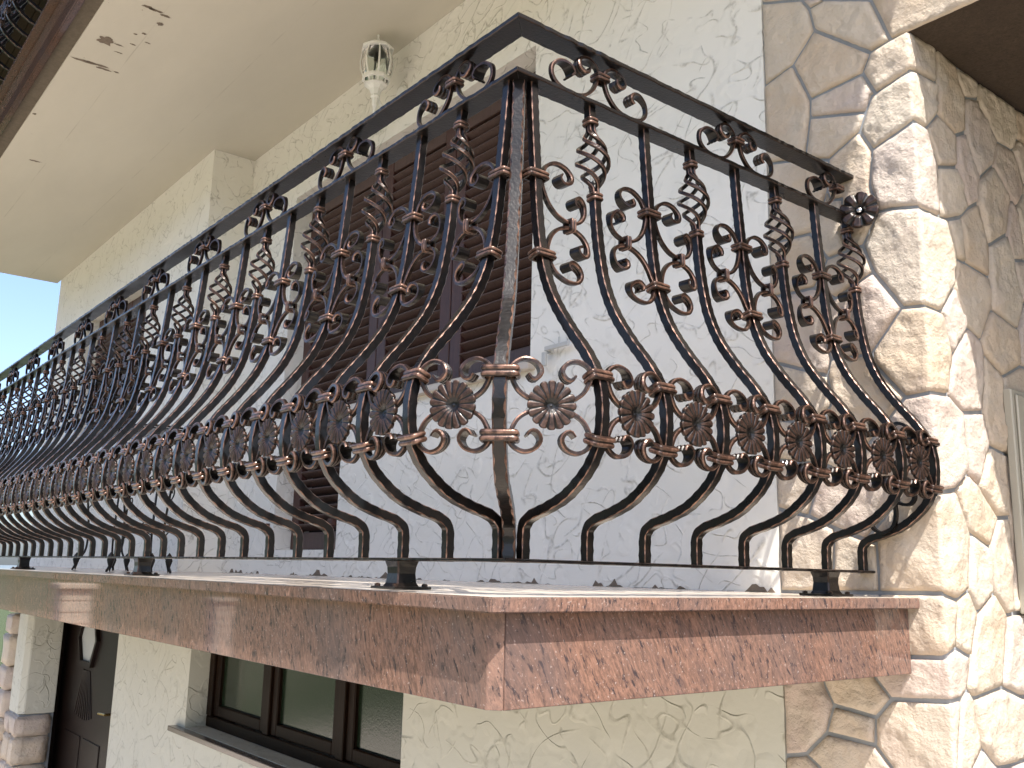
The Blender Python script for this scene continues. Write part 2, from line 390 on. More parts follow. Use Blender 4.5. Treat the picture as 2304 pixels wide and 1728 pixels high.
# ---- stone cladding: unfolded plan (u<0 on the balcony wall, u>0 round the corner)
STONES=[[(-0.104,1.382),(-0.048,1.392),(0.025,1.400),(0.141,1.405),(0.133,1.300),(0.016,1.292),(-0.097,1.263),(-0.129,1.333)],
[(-0.097,1.263),(0.016,1.292),(0.133,1.300),(0.128,1.212),(0.066,1.152),(0.011,1.155),(-0.114,1.113),(-0.146,1.176),(-0.127,1.223),(-0.108,1.262)],
[(0.141,1.405),(0.247,1.392),(0.254,1.347),(0.285,1.314),(0.270,1.208),(0.218,1.183),(0.128,1.212),(0.133,1.300)],
[(0.247,1.392),(0.371,1.390),(0.363,1.336),(0.285,1.314),(0.254,1.347)],
[(0.371,1.390),(0.586,1.388),(0.584,1.290),(0.557,1.246),(0.457,1.242),(0.370,1.314),(0.363,1.336)],
[(0.285,1.314),(0.363,1.336),(0.370,1.314),(0.457,1.242),(0.419,1.159),(0.329,1.094),(0.279,1.182),(0.270,1.208)],
[(0.128,1.212),(0.218,1.183),(0.208,1.091),(0.109,1.063),(0.066,1.152)],
[(0.218,1.183),(0.270,1.208),(0.279,1.182),(0.329,1.094),(0.311,1.020),(0.258,0.992),(0.208,1.091)],
[(0.109,1.063),(0.208,1.091),(0.258,0.992),(0.211,0.955),(0.139,0.930),(0.103,0.927)],
[(-0.114,1.113),(0.011,1.155),(0.066,1.152),(0.109,1.063),(0.103,0.927),(0.013,0.925),(-0.072,0.943),(-0.107,0.945),(-0.126,1.021)],
[(-0.146,1.176),(-0.114,1.113),(-0.126,1.021),(-0.107,0.945),(-0.155,0.869),(-0.197,0.867),(-0.213,0.924),(-0.206,1.011),(-0.241,1.016),(-0.248,1.047),(-0.239,1.130)],
[(-0.248,1.047),(-0.241,1.016),(-0.206,1.011),(-0.213,0.924),(-0.197,0.867),(-0.256,0.859),(-0.299,0.930),(-0.291,0.955),(-0.255,1.026)],
[(-0.435,1.688),(-0.301,1.633),(-0.279,1.592),(-0.265,1.521),(-0.338,1.447),(-0.435,1.422)],
[(-0.301,1.633),(-0.228,1.596),(-0.279,1.592)],
[(-0.279,1.592),(-0.228,1.596),(-0.096,1.530),(-0.048,1.392),(-0.104,1.382),(-0.265,1.521)],
[(-0.265,1.521),(-0.104,1.382),(-0.129,1.333),(-0.287,1.323),(-0.338,1.447)],
[(-0.287,1.323),(-0.129,1.333),(-0.097,1.263),(-0.108,1.262),(-0.127,1.223),(-0.290,1.270)],
[(-0.290,1.270),(-0.127,1.223),(-0.146,1.176),(-0.239,1.130),(-0.310,1.156)],
[(-0.435,1.422),(-0.338,1.447),(-0.287,1.323),(-0.290,1.270),(-0.310,1.156),(-0.435,1.185)],
[(-0.435,1.185),(-0.310,1.156),(-0.239,1.130),(-0.248,1.047),(-0.255,1.026),(-0.291,0.955),(-0.299,0.930),(-0.306,0.942),(-0.435,0.947)],
[(-0.435,0.947),(-0.306,0.942),(-0.299,0.930),(-0.256,0.859),(-0.299,0.790),(-0.435,0.793)],
[(-0.256,0.859),(-0.197,0.867),(-0.155,0.869),(-0.129,0.792),(-0.240,0.748),(-0.299,0.790)],
[(-0.435,0.793),(-0.299,0.790),(-0.240,0.748),(-0.273,0.722),(-0.279,0.665),(-0.258,0.591),(-0.271,0.549),(-0.435,0.611)],
[(-0.240,0.748),(-0.129,0.792),(-0.059,0.686),(-0.144,0.588),(-0.190,0.586),(-0.258,0.591),(-0.279,0.665),(-0.273,0.722)],
[(-0.155,0.869),(-0.107,0.945),(-0.072,0.943),(0.013,0.925),(0.103,0.927),(0.139,0.930),(0.169,0.834),(0.152,0.758),(0.073,0.677),(0.014,0.678),(-0.059,0.686),(-0.129,0.792)],
[(-0.059,0.686),(0.014,0.678),(0.073,0.677),(0.084,0.667),(0.115,0.574),(0.081,0.474),(-0.066,0.466),(-0.139,0.557),(-0.144,0.588)],
[(0.139,0.930),(0.211,0.955),(0.222,0.833),(0.169,0.834)],
[(0.211,0.955),(0.258,0.992),(0.311,1.020),(0.358,0.914),(0.347,0.822),(0.222,0.833)],
[(0.311,1.020),(0.329,1.094),(0.419,1.159),(0.510,1.088),(0.469,0.972),(0.358,0.914)],
[(0.457,1.242),(0.557,1.246),(0.607,1.160),(0.601,1.127),(0.545,1.072),(0.510,1.088),(0.419,1.159)],
[(0.584,1.290),(0.750,1.289),(0.750,1.150),(0.607,1.160),(0.557,1.246)],
[(0.586,1.388),(0.750,1.391),(0.750,1.289),(0.584,1.290)],
[(0.469,0.972),(0.510,1.088),(0.545,1.072),(0.569,0.954),(0.563,0.919),(0.500,0.906)],
[(0.545,1.072),(0.601,1.127),(0.607,1.160),(0.750,1.150),(0.750,0.935),(0.563,0.919),(0.569,0.954)],
[(0.358,0.914),(0.469,0.972),(0.500,0.906),(0.503,0.879),(0.534,0.790),(0.490,0.707),(0.343,0.734),(0.347,0.822)],
[(0.500,0.906),(0.563,0.919),(0.750,0.935),(0.750,0.815),(0.534,0.790),(0.503,0.879)],
[(0.169,0.834),(0.222,0.833),(0.347,0.822),(0.343,0.734),(0.269,0.639),(0.203,0.662),(0.152,0.758)],
[(0.073,0.677),(0.152,0.758),(0.203,0.662),(0.115,0.574),(0.084,0.667)],
[(0.203,0.662),(0.269,0.639),(0.280,0.606),(0.267,0.508),(0.252,0.453),(0.152,0.440),(0.081,0.474),(0.115,0.574)],
[(0.269,0.639),(0.343,0.734),(0.490,0.707),(0.490,0.607),(0.378,0.561),(0.280,0.606)],
[(0.280,0.606),(0.378,0.561),(0.371,0.483),(0.363,0.358),(0.274,0.370),(0.260,0.438),(0.252,0.453),(0.267,0.508)],
[(0.490,0.707),(0.534,0.790),(0.750,0.815),(0.750,0.603),(0.490,0.607)],
[(0.378,0.561),(0.490,0.607),(0.750,0.603),(0.750,0.340),(0.363,0.358),(0.371,0.483)],
[(-0.066,0.466),(0.081,0.474),(0.152,0.440),(0.149,0.291),(0.081,0.248),(-0.002,0.234),(-0.075,0.273),(-0.200,0.283),(-0.169,0.361),(-0.109,0.420)],
[(-0.190,0.586),(-0.144,0.588),(-0.139,0.557),(-0.066,0.466),(-0.109,0.420),(-0.169,0.361),(-0.268,0.382),(-0.282,0.453),(-0.264,0.474),(-0.264,0.510),(-0.271,0.549),(-0.258,0.591)],
[(-0.435,0.611),(-0.271,0.549),(-0.264,0.510),(-0.264,0.474),(-0.282,0.453),(-0.343,0.436),(-0.435,0.454)],
[(-0.435,0.454),(-0.343,0.436),(-0.282,0.453),(-0.268,0.382),(-0.169,0.361),(-0.200,0.283),(-0.295,0.323),(-0.435,0.345)],
[(-0.435,0.345),(-0.295,0.323),(-0.319,0.263),(-0.343,0.194),(-0.435,0.216)],
[(-0.295,0.323),(-0.200,0.283),(-0.075,0.273),(-0.103,0.218),(-0.185,0.135),(-0.195,0.135),(-0.269,0.162),(-0.343,0.194),(-0.319,0.263)],
[(-0.435,0.216),(-0.343,0.194),(-0.269,0.162),(-0.279,0.047),(-0.281,0.007),(-0.435,0.003)],
[(-0.269,0.162),(-0.195,0.135),(-0.159,0.123),(-0.158,0.009),(-0.281,0.007),(-0.279,0.047)],
[(-0.195,0.135),(-0.185,0.135),(-0.103,0.218),(-0.075,0.273),(-0.002,0.234),(0.081,0.248),(0.091,0.239),(0.140,0.152),(0.122,0.050),(0.114,0.020),(0.055,-0.003),(-0.011,0.012),(-0.158,0.009),(-0.159,0.123)],
[(0.152,0.440),(0.252,0.453),(0.260,0.438),(0.274,0.370),(0.201,0.264),(0.149,0.291)],
[(0.274,0.370),(0.363,0.358),(0.352,0.199),(0.286,0.194),(0.201,0.264)],
[(0.149,0.291),(0.201,0.264),(0.286,0.194),(0.234,0.121),(0.140,0.152),(0.091,0.239),(0.081,0.248)],
[(0.140,0.152),(0.234,0.121),(0.236,0.056),(0.238,0.015),(0.153,-0.031),(0.114,0.020),(0.122,0.050)],
[(0.286,0.194),(0.352,0.199),(0.355,0.087),(0.334,-0.034),(0.298,-0.039),(0.238,0.015),(0.236,0.056),(0.234,0.121)],
[(0.363,0.358),(0.750,0.340),(0.750,-0.035),(0.334,-0.034),(0.355,0.087),(0.352,0.199)],
[(-0.158,0.009),(-0.011,0.012),(0.055,-0.003),(0.040,-0.107),(-0.017,-0.128),(-0.166,-0.136)],
[(0.055,-0.003),(0.114,0.020),(0.153,-0.031),(0.104,-0.129),(0.040,-0.107)],
[(-0.200,-0.141),(-0.166,-0.136),(-0.017,-0.128),(0.040,-0.107),(0.104,-0.129),(0.077,-0.198),(0.049,-0.216),(-0.142,-0.230),(-0.181,-0.185)],
[(0.153,-0.031),(0.238,0.015),(0.298,-0.039),(0.245,-0.202),(0.104,-0.219),(0.077,-0.198),(0.104,-0.129)],
[(0.298,-0.039),(0.334,-0.034),(0.750,-0.035),(0.750,-0.242),(0.343,-0.230),(0.245,-0.202)],
[(-0.142,-0.230),(0.049,-0.216),(0.038,-0.257),(0.005,-0.378),(0.003,-0.600),(-0.126,-0.600),(-0.150,-0.380),(-0.188,-0.337),(-0.183,-0.275)],
[(0.077,-0.198),(0.104,-0.219),(0.127,-0.327),(0.070,-0.373),(0.005,-0.378),(0.038,-0.257),(0.049,-0.216)],
[(0.104,-0.219),(0.245,-0.202),(0.343,-0.230),(0.750,-0.242),(0.750,-0.352),(0.254,-0.377),(0.195,-0.376),(0.127,-0.327)],
[(0.750,-0.352),(0.750,-0.600),(0.128,-0.600),(0.003,-0.600),(0.005,-0.378),(0.070,-0.373),(0.127,-0.327),(0.195,-0.376),(0.254,-0.377)],
[(-0.331,-0.152),(-0.200,-0.141),(-0.181,-0.185),(-0.142,-0.230),(-0.183,-0.275),(-0.293,-0.261),(-0.314,-0.220)],
[(-0.435,-0.161),(-0.331,-0.152),(-0.314,-0.220),(-0.293,-0.261),(-0.316,-0.328),(-0.376,-0.385),(-0.435,-0.398)],
[(-0.293,-0.261),(-0.183,-0.275),(-0.188,-0.337),(-0.316,-0.328)],
[(-0.316,-0.328),(-0.188,-0.337),(-0.150,-0.380),(-0.126,-0.600),(-0.279,-0.600),(-0.337,-0.411),(-0.376,-0.385)],
[(-0.435,-0.398),(-0.376,-0.385),(-0.337,-0.411),(-0.279,-0.600),(-0.435,-0.600)],
[(-0.435,0.003),(-0.281,0.007),(-0.158,0.009),(-0.166,-0.136),(-0.200,-0.141),(-0.331,-0.152),(-0.435,-0.161)],
]

def P3(u, z, h, flat=False):
    if flat or u <= -.012: return Vector((WX+u, WY-h, z))
    if u >= .012: return Vector((WX+h, WY+u, z))
    t = (u+.012)/.024; n = Vector((t, -(1-t), 0)).normalized()
    bp = Vector((WX+u, WY, 0)) if u < 0 else Vector((WX, WY+u, 0))
    p = bp+n*h; return Vector((p.x, p.y, z))
def area(p): return .5*sum(p[i][0]*p[(i+1) % len(p)][1]-p[(i+1) % len(p)][0]*p[i][1] for i in range(len(p)))
def inset(p, d):
    if area(p) < 0: p = p[::-1]
    n = len(p); out = []
    for i in range(n):
        a, b_, c_ = Vector(p[i-1]), Vector(p[i]), Vector(p[(i+1) % n])
        e1 = (b_-a).normalized(); e2 = (c_-b_).normalized()
        n1 = Vector((-e1.y, e1.x)); n2 = Vector((-e2.y, e2.x))
        k_ = 1+n1.dot(n2)
        mv = (n1+n2)/max(k_, .35)
        out.append(b_+mv*d)
    return out
def inside(pt, poly):
    x, y = pt; c_ = False; j = len(poly)-1
    for i in range(len(poly)):
        a, b_ = poly[i], poly[j]
        if (a[1] > y) != (b_[1] > y) and x < (b_[0]-a[0])*(y-a[1])/(b_[1]-a[1]+1e-12)+a[0]: c_ = not c_
        j = i
    return c_
def resample(poly, step, jit, rs):
    out = []
    for i in range(len(poly)):
        a, b_ = Vector(poly[i]), Vector(poly[(i+1) % len(poly)]); l = (b_-a).length; n = max(1, int(l/step))
        for q in range(n):
            p = a+(b_-a)*(q/n)
            if q: p += Vector((rs.uniform(-jit, jit), rs.uniform(-jit, jit)))
            out.append(p)
    return out
def stone_mesh(poly, seed, flat=False, grid=.0085):
    rs = random.Random(seed)
    pts = [(p[0], p[1]) for p in poly]
    clean = [pts[i] for i in range(len(pts)) if (Vector(pts[i])-Vector(pts[i-1])).length > .006]
    outer = inset(clean, .0040); mid = inset(clean, .0062)
    o_ = resample(outer, .014, .0007, rs); m_ = resample(mid, .014, .0005, rs)
    inn = inset(clean, .0125)
    verts = list(o_); n0 = len(o_); edges = [(i, (i+1) % n0) for i in range(n0)]
    verts += m_; n1 = len(verts); edges += [(n0+i, n0+(i+1) % len(m_)) for i in range(len(m_))]
    us = [p[0] for p in clean]; zs = [p[1] for p in clean]
    u = min(us)
    while u < max(us):
        z = min(zs)
        while z < max(zs):
            q = (u+rs.uniform(-.35, .35)*grid, z+rs.uniform(-.35, .35)*grid)
            if inside(q, inn): verts.append(Vector(q))
            z += grid
        u += grid
    V, E_, F_, ov, oe, of = delaunay_2d_cdt([Vector((p[0], p[1])) for p in verts], edges, [tuple(range(n0))], 1, 1e-6)
    lift = rs.uniform(.003, .008); tu, tz = rs.uniform(-.03, .03), rs.uniform(-.035, .035)
    cu, cz = sum(us)/len(us), sum(zs)/len(zs); off = Vector((rs.uniform(0, 50), rs.uniform(0, 50), 0))
    out = []
    for i, p in enumerate(V):
        src = ov[i][0] if len(ov[i]) else n1
        if src < n0: h = -.010
        else:
            q = Vector((p.x*13, p.y*13, 0))+off
            big = noise.fractal(q*.75, 1.0, 2.0, 4)*.0034
            st = noise.noise(q*1.1+Vector((9, 3, 1))); lay = (math.floor(st*3.2)+min(1, max(0, (st*3.2-math.floor(st*3.2)-.84)/.16)))*.0024
            fine = noise.fractal(q*4, 1.0, 2.0, 3)*.0022
            h = max(.0006, lift+tu*(p.x-cu)+tz*(p.y-cz)+big+lay+fine)
            h = h*(.45+.55*min(1, abs(p.x)/.035)) if not flat else h
            if src < n1: h = max(.0004, min(h, .005)*.6+.0006*noise.noise(q*3))
        out.append(P3(p.x, p.y, h, flat))
    me = mesh('stone', out, [tuple(x) for x in F_], ['stone'], smooth=True)
    return me
# mortar bed that the stones sit in
b = MB(); MB_ = .006
b.box(-.25, WX-MB_, WY+MB_, WY+.3, GZ, SOF); b.box(WX-.34, WX-MB_-.0005, WY+.3, 4.0, GZ, 1.388)
b.box(WX-MB_, 1.8, WY+MB_, WY+.3, 1.412, SOF)
stone_wall = obj('stone_wall', b.me('stone_wall', ['mortar']), house)
tag(stone_wall, 'warm split limestone cladding with grey joints')
def cells(u0, u1, z0, z1, step, seed):
    rs = random.Random(seed); S = []
    nu, nz = max(1, round((u1-u0)/step)), max(1, round((z1-z0)/step))
    for i in range(nu):
        for j in range(nz):
            S.append(Vector((u0+(i+.5+rs.uniform(-.32, .32))*(u1-u0)/nu, z0+(j+.5+rs.uniform(-.32, .32))*(z1-z0)/nz)))
    res = []
    for s in S:
        poly = [Vector((u0, z0)), Vector((u1, z0)), Vector((u1, z1)), Vector((u0, z1))]
        for t in S:
            if t is s or (t-s).length > step*3.2: continue
            m_ = (s+t)/2; n_ = t-s; new = []
            for i in range(len(poly)):
                a, c_ = poly[i], poly[(i+1) % len(poly)]; da, dc = (a-m_).dot(n_), (c_-m_).dot(n_)
                if da <= 0: new.append(a)
                if da*dc < 0: new.append(a+(c_-a)*(da/(da-dc)))
            poly = new
            if len(poly) < 3: break
        if len(poly) >= 3: res.append([(p.x, p.y) for p in poly])
    return res
sid = 0
for poly in STONES:
    obj('stone', stone_mesh(poly, 100+sid), stone_wall); sid += 1
# lintel over the recess and the courses above and below the picture
LINT = [[(-.048, 1.392), (.46, 1.392), (.50, 1.62), (.15, 1.70), (-.096, 1.53)],
        [(-.435, 1.688), (-.301, 1.633), (-.24, 1.98), (-.435, 2.0)], [(-.301, 1.633), (-.2275, 1.596), (-.096, 1.53), (.15, 1.70), (.05, 1.93), (-.24, 1.98)],
        [(.50, 1.62), (.46, 1.392), (.9, 1.392), (.95, 1.75), (.62, 1.9), (.15, 1.70)], [(.15, 1.70), (.62, 1.9), (.50, 2.0), (.05, 1.93)],
        [(.95, 1.75), (.9, 1.392), (1.61, 1.392), (1.61, 2.0), (.50, 2.0), (.62, 1.9)]]
for poly in LINT+[[(-.435, 2.0), (-.24, 1.98), (.05, 1.93), (.10, 2.44), (-.435, 2.44)], [(.05, 1.93), (.50, 2.0), (1.0, 2.0), (1.0, 2.44), (.10, 2.44)], [(1.0, 2.0), (1.61, 2.0), (1.61, 2.44), (1.0, 2.44)]]:
    obj('stone', stone_mesh(poly, 100+sid, True, .02), stone_wall); sid += 1
for poly in cells(-.435, .75, GZ, -.6, .21, 5)+cells(.75, 2.9, GZ, 1.388, .26, 6):
    obj('stone', stone_mesh(poly, 100+sid, False, .026), stone_wall); sid += 1
# soffit of the recess round the corner
b = MB()
b.box(WX-.02, 3.6, 1.107, 4.0, 1.395, 1.44)
recess = obj('recess_ceiling', b.me('recess_ceiling', ['ceiling_wood']), house)
tag(recess, 'dark brown ceiling over the recess')
obj('recess_wall', MB().box(2.5, 2.7, 1.6, 4.0, GZ, 1.39).me('recess_wall', ['stucco_low']), house)  # side wall added out of view to dim the recess
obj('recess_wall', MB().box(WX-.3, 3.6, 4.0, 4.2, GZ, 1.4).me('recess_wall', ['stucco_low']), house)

# ---- balcony slab
OV, FO, NT_, FB = .128, .099, -.0235, -.168
XL = -7.6
slab = obj('balcony_slab', MB().box(XL, FO-.03, -FO+.03, WY+.02, FB+.004, NT_).me('balcony_slab', ['concrete']), house)
tag(slab, 'balcony slab faced with polished pink granite')
def prism(outline, z0, z1, bev=.0025, mat='granite', topmat=False):
    bm = bmesh.new(); vs_ = [bm.verts.new((x, y, z0)) for x, y in outline]; fc = bm.faces.new(vs_)
    ex = bmesh.ops.extrude_face_region(bm, geom=[fc]); bmesh.ops.translate(bm, vec=(0, 0, z1-z0), verts=[g for g in ex['geom'] if isinstance(g, bmesh.types.BMVert)])
    bmesh.ops.recalc_face_normals(bm, faces=bm.faces)
    if bev: bmesh.ops.bevel(bm, geom=[e for e in bm.edges], offset=bev, segments=2, affect='EDGES')
    me = bpy.data.meshes.new('granite_plate'); bm.to_mesh(me); bm.free()
    for x in ([mat] if isinstance(mat, str) else mat): me.materials.append(M[x])
    if topmat:
        for p in me.polygons: p.material_index = 1 if p.normal.z > .95 else 0
    return me
ch = .004
obj('top_plate', prism([(XL, -OV), (-2.402, -OV), (-2.402, WY+.006), (XL, WY+.006)], NT_, 0, .002, ['granite', 'floor'], True), slab)
obj('top_plate', prism([(-2.4, -OV), (OV-ch, -OV), (OV, -OV+ch), (OV, WY-.002), (-2.4, WY+.004)], NT_, 0, .002, ['granite', 'floor'], True), slab)
obj('fascia', prism([(XL, -FO), (-2.6, -FO), (-2.6, -FO+.02), (XL, -FO+.02)], FB, NT_-.001, .0015), slab)
cc = .019
obj('fascia', prism([(-2.5985, -FO), (FO-cc, -FO), (FO-.0005, -FO+cc), (FO-.02, -FO+.022), (-2.5985, -FO+.02)], FB, NT_-.001, .0008), slab)
obj('fascia', prism([(FO, -FO+cc+.0008), (FO, WY-.003), (FO-.02, WY-.003), (FO-.02, -FO+.0225)], FB, NT_-.001, .001, 'granite_x'), slab)

# ---- upper balcony and its soffit
UX = .735; UX_SHADE = 1.08  # right end juts out further, unseen, shaped to keep sun off the stucco
up = obj('upper_balcony', MB().box(-7.55, UX, -.10, .85, SOF, 2.60).box(-3.94, UX, .85, WY+.3, SOF+.0005, 2.60).add([(x, y, z) for z in (SOF, 2.60) for x, y in ((UX, .80), (UX, -.10), (UX_SHADE, -.10), (UX_SHADE, .52))], [(3, 2, 1, 0), (4, 5, 6, 7), (2, 3, 7, 6), (3, 0, 4, 7), (1, 2, 6, 5)]).me('upper_balcony', ['soffit']), house)
tag(up, 'cream painted underside of the upper balcony with flaking spots')
obj('drip_edge', MB().box(-7.55, UX_SHADE, -.172, -.1005, SOF+.004, 2.60).me('drip_edge', ['concrete']), up)
obj('fascia', prism([(-7.57, -.205), (UX_SHADE+.02, -.205), (UX_SHADE+.02, -.1725), (-7.57, -.1725)], SOF-.028, 2.60, .006, 'granite_dark'), up)
obj('top_plate', prism([(-7.6, -.24), (UX_SHADE+.03, -.24), (UX_SHADE+.03, .52), (UX+.02, .82), (-7.6, .82)], 2.601, 2.625, .003, 'granite_dark'), up)
# spots where the soffit paint has flaked off
def flake(x, y, rx, ry, seed):
    n = 26; rs = random.Random(seed); v = [(0, 0, 0)]
    for j in range(n):
        a = 2*math.pi*j/n; q = .75+.38*noise.noise(Vector((math.cos(a)*2.3+seed*3.1, math.sin(a)*2.3, seed)))+rs.uniform(-.13, .13)
        v.append((rx*q*math.cos(a), ry*q*math.sin(a), 0))
    return mesh('bare_patch', v, [(0, (j+1) % n+1, j+1) for j in range(n)], ['bare_plaster']), (x, y, SOF-.0012)
FL = [(-3.13, .0, .050, .046, 1), (-3.395, -.03, .013, .075, 2), (-3.385, .035, .011, .075, 3), (-3.41, .07, .011, .045, 4), (-3.40, .128, .010, .016, 5), (-2.72, .065, .014, .035, 6), (-2.725, .10, .012, .045, 7), (-2.74, .145, .014, .03, 8), (-2.82, .15, .022, .018, 9), (-2.95, .12, .010, .014, 10), (-2.98, .09, .008, .012, 11), (-3.08, .11, .008, .018, 12), (-3.13, .06, .007, .028, 13), (-3.2, .08, .006, .026, 14), (-4.167, -.08, .018, .012, 15), (-4.845, .072, .016, .045, 16), (-3.02, .16, .006, .02, 17)]
for a_ in FL:
    me_, lc = flake(*a_); obj('bare_patch', me_, up, lc)
# ---- roof eave far above
roof = obj('roof', MB().box(-10.8, .72, -1.25, 4.5, 4.79, 4.86).me('roof', ['roof_wood']), house)
for i in range(24):
    y0 = -1.25+i*.10
    obj('plank', MB().box(-10.8, .72, y0, y0+.094, 4.75, 4.7885).me('plank', ['roof_wood']), roof)

# ---- louvred shutters
def slat_mesh(w):
    b = MB(); bm_ = Matrix.Rotation(R(-38), 4, 'X')
    return b.box(-w/2, w/2, -.024, .024, -.0045, .0045, 0, .0018, bm_).me('slat', ['shutter'])
def shutter(x0, x1, z0, z1, y, st=.078, pitch=.0445, label=None, mid=None):
    root = obj('shutter', None, house, (x0, y, z0)); w, h = x1-x0, z1-z0
    if label: tag(root, label)
    th = .036
    for xx in (0, w-st): obj('stile', MB().box(xx+.001, xx+st-.001, 0, th, 0, h, 0, .003).me('stile', ['shutter_v']), root)
    rails = [(0, .085), (h-.085, h)]+([(mid-z0, mid-z0+.085)] if mid else [])
    for a, c_ in rails: obj('rail', MB().box(st, w-st, .002, th-.002, a+.001, c_-.001, 0, .003).me('rail', ['shutter']), root)
    sm = slat_mesh(w-2*st+.012); z = .085+.026
    while z < h-.085-.012:
        if not (mid and mid-z0-.02 < z < mid-z0+.105): obj('slat', sm, root, (w/2, th/2, z))
        z += pitch
    return root
YS = 1.195
shutter(-3.305, -2.538, .125, 2.0, YS, label='tall door shutter reaching the balcony floor')
shutter(-2.532, -1.935, .79, 2.0, YS, label='middle window shutter')
shutter(-1.929, -1.282, .79, 2.0, YS, label='window shutter nearest the railing corner')
obj('dark_backing', MB().box(-3.33, -1.26, 1.30, 1.33, .1, 2.04).me('dark_backing', ['dark_room']), house)  # added dark sheet in place of the unlit room behind the louvres
sl = obj('window_sill', MB().box(-2.66, -1.25, WY-.035, 1.19, .742, .772, 0, .003).me('window_sill', ['marble']), house)
shutter(-6.405, -5.675, .84, 1.895, .945, label='far window shutter, left leaf')
shutter(-5.669, -4.94, .84, 1.895, .945, label='far window shutter, right leaf')
obj('dark_backing', MB().box(-6.43, -4.92, 1.04, 1.07, .78, 1.92).me('dark_backing', ['dark_room']), house)
obj('window_sill', MB().box(-6.45, -4.90, .85-.035, .94, .78, .812, 0, .003).me('window_sill', ['marble']), house)
# shutter hooks on the wall
for xa, za in ((-2.70, .225), (-3.40, .83), (-3.40, .22)): obj('shutter_hook', MB().box(xa, xa+.045, WY-.02, WY+.01, za, za+.035, 0, .003).me('shutter_hook', ['shutter_v']), house)

# ---- basement window with three casements
win = tag(obj('casement_window', None, house, (0, 0, 0)), 'dark brown three part window under the balcony')
YW = 1.22
xs = [-4.295, -3.60, -2.80, -2.02]
fr = MB().box(-4.295, -2.02, YW, YW+.07, -.87, -.81, 0, .004)
obj('frame', fr.me('frame', ['frame_wood']), win)
for xx in (-4.2945, -3.535, -2.755, -2.085):
    obj('mullion', MB().box(xx, xx+.065, YW-.003, YW+.066, -.808, -.17, 0, .004).me('mullion', ['frame_wood']), win)
for a, c_ in ((-4.228, -3.537), (-3.468, -2.757), (-2.688, -2.087)):
    s_ = obj('sash', MB().box(a, a+.062, YW+.012, YW+.058, -.806, -.17, 0, .006).box(c_-.062, c_, YW+.012, YW+.058, -.806, -.17, 0, .006).box(a+.062, c_-.062, YW+.012, YW+.058, -.806, -.745, 0, .006).me('sash', ['frame_wood']), win)
    obj('pane', MB().box(a+.058, c_-.058, YW+.034, YW+.04, -.75, -.165).me('pane', ['pane']), win)
obj('sill', MB().box(-4.43, -1.98, WY-.05, YW, -.90, -.872, 0, .003).me('sill', ['grey_sill']), win)

# ---- basement door
door = tag(obj('front_door', None, house, (0, 0, 0)), 'dark panelled wooden door with a hexagonal light')
dr = MB().box(-7.36, -5.75, 1.19, 1.235, GZ+.02, -.16, 0, .004)
for xx in (-7.05, -6.55):
    dr.box(xx, xx+.42, 1.182, 1.192, GZ+.25, -1.25, 0, .004)
for i in range(9):     # relief strips fanning out under the light
    a = R(-24+i*6); dr.box(-.008, .008, -.004, .004, -.36, .0, 0, .002, Matrix.Translation((-6.63+.02*(i-4), 1.1875, -.77)) @ Matrix.Rotation(-a, 4, 'Y'))
obj('leaf', dr.me('leaf', ['door_wood']), door)
for xa in (-7.45, -5.75): obj('jamb', MB().box(xa, xa+.1, 1.15, 1.26, GZ, -.14, 0, .004).me('jamb', ['frame_wood']), door)
def hexring(cx, cz, w, h_, y, t, d):
    pts_ = [(-.5, 0), (-.28, .5), (.28, .5), (.5, 0), (.28, -.5), (-.28, -.5)]
    b = MB(); rings = []
    for p in pts_+[pts_[0]]:
        ox, oz = cx+p[0]*w, cz+p[1]*h_; ix, iz = cx+p[0]*(w-t), cz+p[1]*(h_-t)
        rings.append([(ox, y, oz), (ox, y-d, oz), (ix, y-d, iz), (ix, y, iz)])
    return b.sweep(rings, 0, False)
obj('light_frame', hexring(-6.63, -.54, .52, .40, 1.192, .07, .03).me('light_frame', ['door_wood']), door)
pp = MB(); pp.add([(-6.63+x*.47, 1.1865, -.54+z*.36) for x, z in [(-.5, 0), (-.28, -.5), (.28, -.5), (.5, 0), (.28, .5), (-.28, .5)]], [(0, 1, 2, 3, 4, 5)])
obj('light_pane', pp.me('light_pane', ['pale_pane']), door)
hd = MB().box(-5.90, -5.86, 1.174, 1.19, -1.22, -.92, 0, .004); hd.tube([(-5.88, 1.18, -1.0), (-5.88, 1.13, -1.0), (-6.0, 1.12, -1.005)], .009, 8)
obj('handle', hd.me('handle', ['brass']), door)

# ---- pier beside the door: stucco shaft on a stone foot
pier = tag(obj('pier', None, house, (0, 0, 0)), 'stucco pier with a stone foot beside the door')
obj('shaft', prism([(-7.50, .86), (-7.20, .86), (-7.165, .90), (-7.165, WY+.02), (-7.50, WY+.02)], -1.14, -.168, .004, 'stucco_low'), pier)
def block(x0, x1, y0, y1, z0, z1, seed):
    bm = bmesh.new(); bmesh.ops.create_cube(bm, size=1); bmesh.ops.scale(bm, vec=(x1-x0, y1-y0, z1-z0), verts=bm.verts)
    bmesh.ops.bevel(bm, geom=bm.edges[:], offset=.012, segments=2, affect='EDGES')
    bmesh.ops.subdivide_edges(bm, edges=[e for e in bm.edges if e.calc_length() > .04], cuts=3, use_grid_fill=True)
    for v in bm.verts: v.co += v.normal*.018*noise.fractal(v.co*9+Vector((seed, 0, 0)), 1, 2, 3)
    bmesh.ops.translate(bm, vec=((x0+x1)/2, (y0+y1)/2, (z0+z1)/2), verts=bm.verts)
    me = bpy.data.meshes.new('stone'); bm.to_mesh(me); bm.free(); me.materials.append(M['stone'])
    for p in me.polygons: p.use_smooth = True
    return me
obj('mortar_core', MB().box(-7.50, -7.18, .87, WY+.02, GZ, -1.145).me('mortar_core', ['mortar']), pier)
z = -1.145; i = 0
